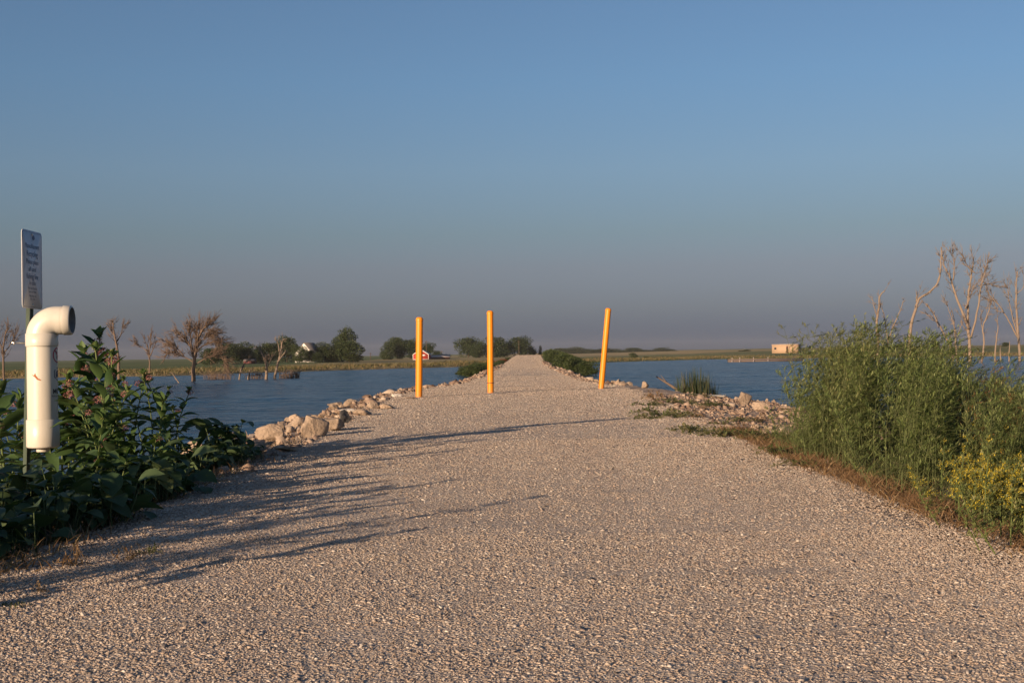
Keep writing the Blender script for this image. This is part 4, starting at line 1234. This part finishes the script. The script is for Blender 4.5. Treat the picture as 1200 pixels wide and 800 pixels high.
# bushes on the far part of the causeway
GE = 'bushes on the right bank of the causeway'
rs = random.Random(15)
for i in range(46):
    y = 96 + 140 * rs.random() ** .9
    x = float(path_c(y) + path_w(y)) + .9 + rs.random() * 2.4
    px = 600 + x / y * F
    ty = np.interp(px, [640, 650, 668, 690, 702], [409, 408, 415, 423, 432]) + rs.uniform(0, 3)
    z0_ = max(gz(x, y), -1.05); h = EYE + (hor(px) - ty) / F * y - z0_
    h = max(.7, min(h, 3.2)); w = rs.uniform(1.1, 2.0)
    root = empty('causeway_bush', (x, y, max(z0_, -1.0) - .05), rs.uniform(0, 6.28))
    c = link_mesh('foliage', rs.choice(CB), root); c.scale = (w, w, h)
    tag(root, 'dark green bush on the right bank near the far end of the path', 'bush', GE)
GF = 'bushes on the left bank of the causeway'
for i in range(64):
    y = 86 + 146 * rs.random()
    x = float(path_c(y) - path_w(y)) - .9 - rs.random() * (2.0 + max(0, (y - 110)) * .05)
    px = 600 + x / y * F
    ty = np.interp(px, [540, 560, 585, 612], [428, 425, 421, 413]) + rs.uniform(0, 4)
    z0_ = max(gz(x, y), -1.05); h = EYE + (hor(px) - ty) / F * y - z0_
    h = max(.45, min(h, 2.6)); w = rs.uniform(1.1, 1.9)
    red = rs.random() < .3 and px > 575
    root = empty('causeway_bush', (x, y, max(z0_, -1.0) - .05), rs.uniform(0, 6.28))
    c = link_mesh('foliage', CS if red else rs.choice(CB), root); c.scale = (w, w, h)
    tag(root, 'reddish leaved bush on the left bank near the far end of the path' if red else 'green bush on the left bank near the far end of the path', 'bush', GF)

# ------------------------------------------------------------------ dead trees standing in the water
def dead_tree(pts, Y, label, wpx=4.0, limbs=(), mat=M_DEAD, twigs=5, seed=0, tw=1.0, group='dead trees standing in the lake'):
    g = np.random.default_rng(900 + seed); rr = random.Random(seed)
    base = at_d(pts[0][0], pts[0][1], Y); base.z = min(base.z, -1.4) if base.z < -.5 else base.z - .3
    root = empty('dead_tree', base)
    s = Y / F
    def to_pts(pl, jit):
        out = []; off = 0
        for i, (a_, b_) in enumerate(pl):
            p = at_d(a_, b_, Y); p.y += off; off += rr.uniform(-1, 1) * jit
            out.append(np.array(p) - np.array(base))
        return np.array(out)
    def smooth(P, k=4):
        t = np.arange(len(P)); tt = np.linspace(0, len(P) - 1, (len(P) - 1) * k + 1)
        Q_ = np.stack([np.interp(tt, t, P[:, i]) for i in range(3)], -1)
        Q2 = Q_.copy(); Q2[1:-1] = (Q_[:-2] + Q_[1:-1] * 1.2 + Q_[2:]) / 3.2
        Q2[1:-1] += g.normal(size=Q2[1:-1].shape) * s * .22
        return Q2
    def do(name, pl, w0, w1, first=False):
        P = smooth(to_pts(pl, 4 * s))
        if first: P = np.vstack([P[0] * [1, 1, 0], P]) if P[0][2] > .05 else P
        R = np.linspace(w0, w1, len(P)) * s * .44
        m = MB(); m.tube(P, R, 8 if w0 > 2 else 6)
        for k in range(int(twigs * (len(pl)) * .9)):
            i = int(g.integers(len(P) // 3, len(P)))
            d = (P[i] - P[i - 1]); d /= np.linalg.norm(d) + 1e-6
            d = d * .8 + rand_dirs(1, g)[0] * .6; L_ = g.uniform(5, 20) * s * tw
            q = P[i] + d * L_ * .5 + g.normal(size=3) * .05 * L_; e_ = P[i] + d * L_ + np.array([0, 0, .15 * L_])
            r0 = max(R[i] * .35, .3 * s)
            m.tube([P[i], q, e_], [r0, r0 * .6, .16 * s], 4)
            for _ in range(3):
                d2 = d + rand_dirs(1, g)[0] * .7
                m.tube([q, q + d2 * L_ * .35], [.22 * s, .13 * s], 3)
        m.build(name, mat, root, True)
    do('trunk', pts, wpx, max(wpx * .3, .8), True)
    for lp in limbs:
        w_ = lp[0]; do('limb', lp[1], w_, max(.5, w_ * .3))
    tag(root, label, 'dead tree', group); return root
dead_tree([(1029, 422), (1028, 400), (1027, 375), (1031, 358), (1031, 346), (1037, 340)], 150, 'leftmost of the right hand dead trunks, with a crooked top', 4.5, [(1.5, [(1028, 372), (1024, 358), (1023, 350)])], seed=1, twigs=2, tw=.6)
dead_tree([(1041, 420), (1041, 402), (1049, 382), (1057, 362), (1059, 352)], 152, 'thin forked dead trunk right of the leftmost one', 2.5, [(2, [(1041, 402), (1038, 380), (1036, 364), (1030, 356)])], seed=2, twigs=3, tw=.6)
dead_tree([(1065, 424), (1065, 400), (1067, 381), (1074, 356), (1076, 350), (1088, 343), (1098, 333), (1100, 312), (1101, 290)], 148, 'dead trunk that bends right then rises to a thin vertical tip', 5, [(3, [(1075, 354), (1073, 349), (1076, 346)]), (1.2, [(1098, 333), (1103, 318)])], seed=3, twigs=2, tw=.8)
dead_tree([(1117, 422), (1114, 408), (1104, 390), (1092, 368), (1083, 356)], 155, 'dead trunk leaning sharply to the left between taller ones', 3.5, [(1.2, [(1100, 384), (1096, 375), (1086, 366)])], seed=4, twigs=3, tw=.7)
dead_tree([(1137, 426), (1137, 400), (1135, 385), (1136, 355), (1139, 335), (1143, 318), (1146, 300)], 150, 'tallest many branched dead tree at right', 5, [
    (4, [(1135, 385), (1126, 362), (1119, 340), (1116, 326), (1108, 310), (1106, 300)]), (2, [(1117, 328), (1118, 312), (1116, 298)]), (3, [(1138, 395), (1146, 358), (1146, 340), (1150, 325), (1154, 312)]), (1.8, [(1131, 362), (1136, 348), (1140, 338)]), (1.6, [(1143, 320), (1134, 312), (1128, 300)]), (1.6, [(1147, 335), (1160, 332), (1168, 336)]), (1.3, [(1148, 330), (1156, 316), (1160, 306)])], seed=5, twigs=6)
dead_tree([(1122, 426), (1121, 402), (1120, 385), (1119, 370)], 149, 'short stout dead trunk just left of the tallest one', 3.2, [(1.8, [(1121, 392), (1114, 374), (1108, 354)]), (1.2, [(1121, 395), (1128, 380), (1127, 372)])], seed=6, twigs=3, tw=.7)
dead_tree([(1149, 433), (1151, 418), (1152, 400), (1150, 384), (1156, 366), (1160, 352)], 140, 'dead trunk with an S bend right of the tallest one', 3.2, [(1.3, [(1149, 433), (1146, 424)]), (1.2, [(1152, 392), (1148, 376), (1149, 362)])], seed=7, twigs=3, tw=.7)
dead_tree([(1195, 426), (1193, 396), (1192, 370), (1190, 345), (1191, 330), (1191, 318)], 150, 'dead tree with fanned branches at the right edge', 4, [(2.2, [(1193, 396), (1184, 376), (1172, 358), (1160, 346), (1158, 338)]), (1.8, [(1192, 392), (1186, 370), (1181, 350), (1181, 338)]), (1.2, [(1191, 345), (1198, 338), (1203, 322)]), (1.2, [(1176, 366), (1168, 364), (1162, 354)])], seed=8, twigs=4)
dead_tree([(1166, 424), (1167, 400), (1169, 385), (1167, 372)], 151, 'short dead stub with a knobbly top near the right edge', 2.6, seed=9, twigs=2, tw=.5)
dead_tree([(1173, 430), (1172, 402)], 152, 'plain straight dead post like stub left of the fanned tree', 2.2, seed=10, twigs=0)
dead_tree([(1182, 428), (1183, 400)], 150, 'plain pale stub nearest the fanned dead tree', 2.4, seed=11, twigs=0)
# left group
dead_tree([(227, 447), (227, 432), (229, 415), (231, 402), (234, 392), (240, 384), (246, 379)], 101, 'big spreading many branched dead tree on the left', 6, [
    (4, [(228, 420), (223, 405), (216, 396), (208, 390)]), (2.5, [(225, 409), (224, 394), (222, 384)]), (2.5, [(231, 402), (229, 391), (232, 381)]), (2.5, [(229, 412), (240, 404), (252, 400), (256, 401)]), (2, [(237, 388), (246, 386), (253, 390)]),
    (2, [(228, 425), (216, 418), (204, 412), (196, 415)]), (2, [(228, 428), (240, 420), (250, 418), (257, 410)]), (1.6, [(216, 418), (206, 406), (200, 404)]), (1.6, [(231, 405), (240, 395), (246, 393)]), (1.6, [(250, 418), (262, 420), (264, 428)])], M_DEADD, 19, 21, .9)
dead_tree([(312, 446), (312, 430), (309, 418), (304, 408)], 105, 'left trunk of the pale pair of snags before the dark trees', 4.5, [(1.8, [(312, 432), (317, 424), (318, 420)])], seed=22, twigs=3, tw=.6)
dead_tree([(322, 445), (323, 434), (326, 419), (328, 408), (330, 398), (334, 397)], 105, 'right forked trunk of the pale pair of snags', 4.2, [(2.2, [(325, 424), (331, 417), (335, 410)]), (1.6, [(327, 412), (326, 402), (324, 398)])], seed=23, twigs=2, tw=.5)
dead_tree([(280, 446), (281, 436), (284, 428), (288, 424)], 105, 'small bent grey snag left of the pale pair', 2.4, [(1.2, [(283, 430), (291, 422), (294, 422)])], seed=24, twigs=3, tw=.5)
dead_tree([(291, 445), (292, 438), (293, 433)], 106, 'stubby broken snag between the bent one and the pale pair', 4, seed=25, twigs=1, tw=.3)
dead_tree([(139, 450), (139, 430), (138, 410), (136, 398), (134, 388), (134, 378)], 95, 'tall pale dead tree behind the thin milkweed', 4.5, [(2, [(137, 400), (141, 392), (145, 382)]), (1.5, [(136, 396), (131, 390), (131, 383)])], M_DEADD, 5, 26, .7)
dead_tree([(175, 440), (175, 424), (174, 416), (171, 406), (168, 398)], 110, 'small fan shaped dead tree left of the big spreading one', 2.4, [(1.6, [(175, 418), (180, 406), (183, 400)]), (1.2, [(173, 412), (164, 406), (161, 404)]), (1.2, [(175, 414), (176, 402), (177, 394)])], M_DEADD, 6, 27, .6)
dead_tree([(5, 446), (5, 425), (6, 408), (8, 394), (12, 384)], 95, 'bare dead tree at the far left edge behind the sign', 3.5, [(2, [(6, 415), (0, 402), (-4, 390)]), (1.6, [(6, 412), (14, 402), (18, 392)])], M_DEADD, 8, 28, .9)
o = dead_tree([(210, 449), (206, 443), (201, 436)], 93, 'short yellowish stick leaning left out of the water', 2.0, seed=29, twigs=1, tw=.4)
# drowned brush
for k, (px, py, w) in enumerate(((335, 441, 18), (262, 444, 20), (250, 445, 14), (300, 443, 14), (345, 439, 12))):
    g = np.random.default_rng(950 + k); m = MB(); p = at_d(px, py, 108); s = 108 / F
    for j in range(46):
        x0 = g.normal() * w * .3 * s; m.tube([(x0, g.normal() * .3, -.6), (x0 + g.normal() * 2 * s, 0, .3), (x0 + g.normal() * 4 * s, g.normal() * .2, g.uniform(2, 9) * s + .1)], [.3 * s, .25 * s, .16 * s], 3)
    o = m.build('drowned_brush', M_DEADD, loc=(p.x, 108, WATER_Z)); tag(o, 'low tangle of dead brown twigs standing in the water among the left snags', 'dead brush', 'drowned brush in the lake')

# ------------------------------------------------------------------ far buildings
M_WHITE = plain('white siding', (0.72, 0.70, 0.66), 0.6)
M_ROOF = plain('grey shingles', (0.12, 0.11, 0.11), 0.8)
M_REDW = plain('red barn boards', (0.30, 0.035, 0.025), 0.7, nscale=4)
M_DRED = plain('dark red boards', (0.09, 0.03, 0.03), 0.8)
M_TANW = plain('tan wall', (0.36, 0.25, 0.165), 0.8, nscale=1)
M_TRIM = plain('white trim', (0.75, 0.74, 0.72), 0.6)
M_GLASS = plain('dark glass', (0.02, 0.025, 0.03), 0.15, spec=.6)
M_METAL = plain('metal roof', (0.36, 0.31, 0.29), 0.5)
def gable(name, loc, w, d, he, hp, rz, wall, roof, label, cat, trim=None, over=.15, openings=()):
    """gable end faces -y locally"""
    root = empty(name, loc, rz)
    x = w / 2; y = d / 2
    m = MB()
    V = [(-x, -y, -.5), (x, -y, -.5), (x, y, -.5), (-x, y, -.5), (-x, -y, he), (x, -y, he), (x, y, he), (-x, y, he), (0, -y, hp), (0, y, hp)]
    m.add(V, [(0, 1, 5, 4), (1, 2, 6, 5), (2, 3, 7, 6), (3, 0, 4, 7)], [(4, 5, 8), (6, 7, 9)], r=.5)
    m.build('wall', wall, root)
    m = MB(); k = (hp - he) / x; t = max(.06, w * .02)
    for s_ in (-1, 1):
        xe = x + over; ze = he - k * over
        a_ = [(0, -y - over, hp + .02), (s_ * xe, -y - over, ze + .02), (s_ * xe, y + over, ze + .02), (0, y + over, hp + .02)]
        b_ = [(p[0], p[1], p[2] + t) for p in a_]
        m.add(a_ + b_, [(0, 1, 2, 3), (4, 5, 6, 7), (0, 1, 5, 4), (1, 2, 6, 5), (2, 3, 7, 6), (3, 0, 4, 7)], r=.5)
    m.build('roof', roof, root)
    if trim:
        m = MB(); t2 = trim
        for s_ in (-1, 1):
            m.box((s_ * (x - t2 / 2), -y - .015, he / 2), (t2, .03, he))
            P0 = np.array([s_ * x, -y - over - .02, he - .02]); P1 = np.array([0, -y - over - .02, hp + .02])
            m.add([P0, P1, P1 + [0, 0, t2 * 1.3], P0 + [0, 0, t2 * 1.3]], [(0, 1, 2, 3)], r=.5)
        m.box((0, -y - .015, .08), (w, .03, t2))
        m.build('trim', M_TRIM, root)
    for (nm, cx, cz, ww, hh_, mt) in openings:
        m = MB(); m.box((cx, -y - .03, cz), (ww, .06, hh_)); m.build(nm, mt, root)
    tag(root, label, cat); return root
t = at_d(362, 402, 249); zb_ = gz(t.x, 249)
gable('farmhouse', (t.x, 249, zb_), 3.6, 5.5, (t.z - zb_) * .48, t.z - zb_, rad(-12), M_WHITE, M_ROOF, 'white gabled farmhouse half hidden among the dark trees', 'house', None, .12,
      [('window', -.7, 1.2, .5, .7, M_GLASS), ('window', .7, 1.2, .5, .7, M_GLASS), ('window', 0, 2.4, .4, .5, M_GLASS)])
t = at_d(494.5, 410, 300); zb_ = at_d(494, 424, 300).z; zb_ = max(zb_, gz(t.x, 300)) if gz(t.x, 300) - zb_ < 1 else gz(t.x, 300)
he = at_d(494, 415.5, 300).z - zb_
gable('barn', (t.x, 300, zb_), 18.5 * 300 / F, 4.5, he, t.z - zb_, rad(-4), M_REDW, M_METAL, 'small bright red barn with white trim behind the leftmost bollard', 'barn', .09, .1,
      [('door', -.3, .75, .9, 1.3, M_REDW), ('window', .75, 1.05, .7, .28, M_TRIM)])
t = at_d(516, 420, 305); zb_ = gz(t.x, 305)
gable('long_shed', (t.x, 305, zb_), 1.8, 4.4, max(.5, (t.z - zb_) * .55), max(.9, t.z - zb_), rad(90), M_DRED, M_METAL, 'long low dark shed with a pale roof right of the red barn', 'shed')
t = at_d(293, 421, 235); zb_ = gz(t.x, 235)
gable('red_shed', (t.x, 235, zb_), 1.3, 2.0, max(.5, (t.z - zb_) * .6), max(.8, t.z - zb_), rad(80), M_DRED, M_ROOF, 'small dark red shed under the trees left of the pale snags', 'shed', None, .08, [('door', 0, .4, .4, .7, M_ROOF)])
# tan block building on the right
Yb = 340; a_ = at_d(908, 412, Yb); b_ = at_d(938, 412, Yb); tz = at_d(922, 403.3, Yb).z; zb_ = gz(a_.x, Yb); hh_ = tz - zb_; wB = b_.x - a_.x
root = empty('block_building', ((a_.x + b_.x) / 2, Yb + 1.5, zb_), rad(-30))
tag(root, 'flat roofed tan building on the far shore at the left of the thicket', 'building')
m = MB(); m.box((0, 0, hh_ / 2 - .3), (wB, 3.5, hh_ + .4)); m.build('wall', M_TANW, root)
m = MB(); m.box((0, 0, hh_ - .02), (wB + .2, 3.7, .14)); m.build('roof', M_METAL, root)
for k in (0, 2):
    m = MB(); m.box((-wB * .36 + k * wB * .24, -1.77, hh_ * .55), (.55, .05, .5)); m.build('window', M_GLASS, root)
m = MB(); m.box((wB * .12, -1.77, hh_ * .4), (.5, .05, hh_ * .75)); m.build('door', M_DRED, root)
# dock
Yd = 205; a_ = at_d(853, 421, Yd); b_ = at_d(941, 421, Yd)
root = empty('fishing_dock', ((a_.x + b_.x) / 2, Yd, WATER_Z)); tag(root, 'long low pale dock with short white posts on the far right water', 'dock')
Ld = b_.x - a_.x
m = MB(); m.box((0, 0, .38), (Ld, 1.6, .16)); m.build('deck', M_DEADD, root)
for px in (857, 866, 882, 899):
    x = at_d(px, 421, Yd).x - root.location.x
    for yy_ in (-.7,):
        m = MB(); m.tube([(x, yy_, -.6), (x, yy_, .72)], .055, 8); m.build('post', M_METAL, root)
m = MB(); m.box((0, .0, .1), (Ld, .9, .25)); m.build('float', M_DEADD, root)
# utility poles
for (px, ty, Y, lb) in ((499.5, 399, 320, 'thin utility pole rising behind the red barn'), (517.5, 411, 330, 'short thin pole right of the red barn'), (608, 399, 350, 'pale utility pole among the trees near the end of the path'), (434, 413, 330, 'distant thin pole left of the barn grove')):
    t = at_d(px, ty, Y); z0_ = gz(t.x, Y)
    root = empty('utility_pole', (t.x, Y, z0_)); tag(root, lb, 'utility pole')
    m = MB(); m.tube([(0, 0, -.3), (0, 0, t.z - z0_)], [.09, .06], 8); m.build('pole', M_BARK, root)
    m = MB(); m.box((0, .0, t.z - z0_ - .25), (.9, .08, .09)); m.build('crossarm', M_BARK, root)

# ------------------------------------------------------------------ labels that count along a row
ORD = ['first','second','third','fourth','fifth','sixth','seventh','eighth','ninth','tenth','eleventh','twelfth','thirteenth','fourteenth','fifteenth','sixteenth','seventeenth','eighteenth','nineteenth','twentieth','twenty-first','twenty-second','twenty-third','twenty-fourth','twenty-fifth','twenty-sixth','twenty-seventh','twenty-eighth','twenty-ninth','thirtieth','thirty-first','thirty-second','thirty-third','thirty-fourth','thirty-fifth','thirty-sixth','thirty-seventh','thirty-eighth','thirty-ninth','fortieth']
def count_labels(text, fmt, keyf):
    L = [o for o in bpy.data.objects if o.parent is None and o.get('label') == text]
    L.sort(key=keyf)
    for i, o in enumerate(L):
        if i < len(ORD): o['label'] = fmt.format(ORD[i])
pxk = lambda o: o.location.x / o.location.y
count_labels(LM, 'leafy milkweed stem, {} from the left of the plain ones crowded behind the white pipe', pxk)
count_labels('dark tree in the far tree line behind the rightmost yellow bollard', '{} dark tree from the left in the far tree line across the lake', pxk)
count_labels('leafy green plant crowded round the foot of the sign post', '{} leafy green plant from the left round the foot of the sign post', pxk)
count_labels('yellow flowering sweet clover at the front right of the thicket', '{} yellow flowering sweet clover from the left below the right thicket', pxk)
count_labels('low sprawling weed growing in the rubble of the right shoulder', '{} low sprawling weed from the left in the rubble of the right shoulder', pxk)
count_labels('low tangle of dead brown twigs standing in the water among the left snags', '{} tangle of dead twigs from the left among the left snags', pxk)
for r_i, nm_ in enumerate(('front', 'second', 'third', 'back')):
    count_labels(LS + ' row %d' % r_i, '{} narrow leaved shrub from the left in the ' + nm_ + ' row of the right thicket', pxk)

# ------------------------------------------------------------------ evening haze
hm = bpy.data.materials.new('haze'); hm.use_nodes = True
hn = hm.node_tree; hn.nodes.remove(hn.nodes['Principled BSDF'])
pv = hn.nodes.new('ShaderNodeVolumePrincipled')
pv.inputs['Color'].default_value = (0.86, 0.88, 0.92, 1)
pv.inputs['Density'].default_value = 0.00010
pv.inputs['Anisotropy'].default_value = 0.0
hn.links.new(pv.outputs[0], hn.nodes['Material Output'].inputs['Volume'])
m = MB(); _gx = max(max(xs), max(wxs)) + 20; _gy = max(ys) + 20
m.box((0, (_gy - 330) / 2, 9.5), (2 * _gx, _gy + 330, 27))
hz = m.build('haze', hm); tag(hz, 'thin pale evening haze over the lake and the far fields', 'haze', kind='stuff')
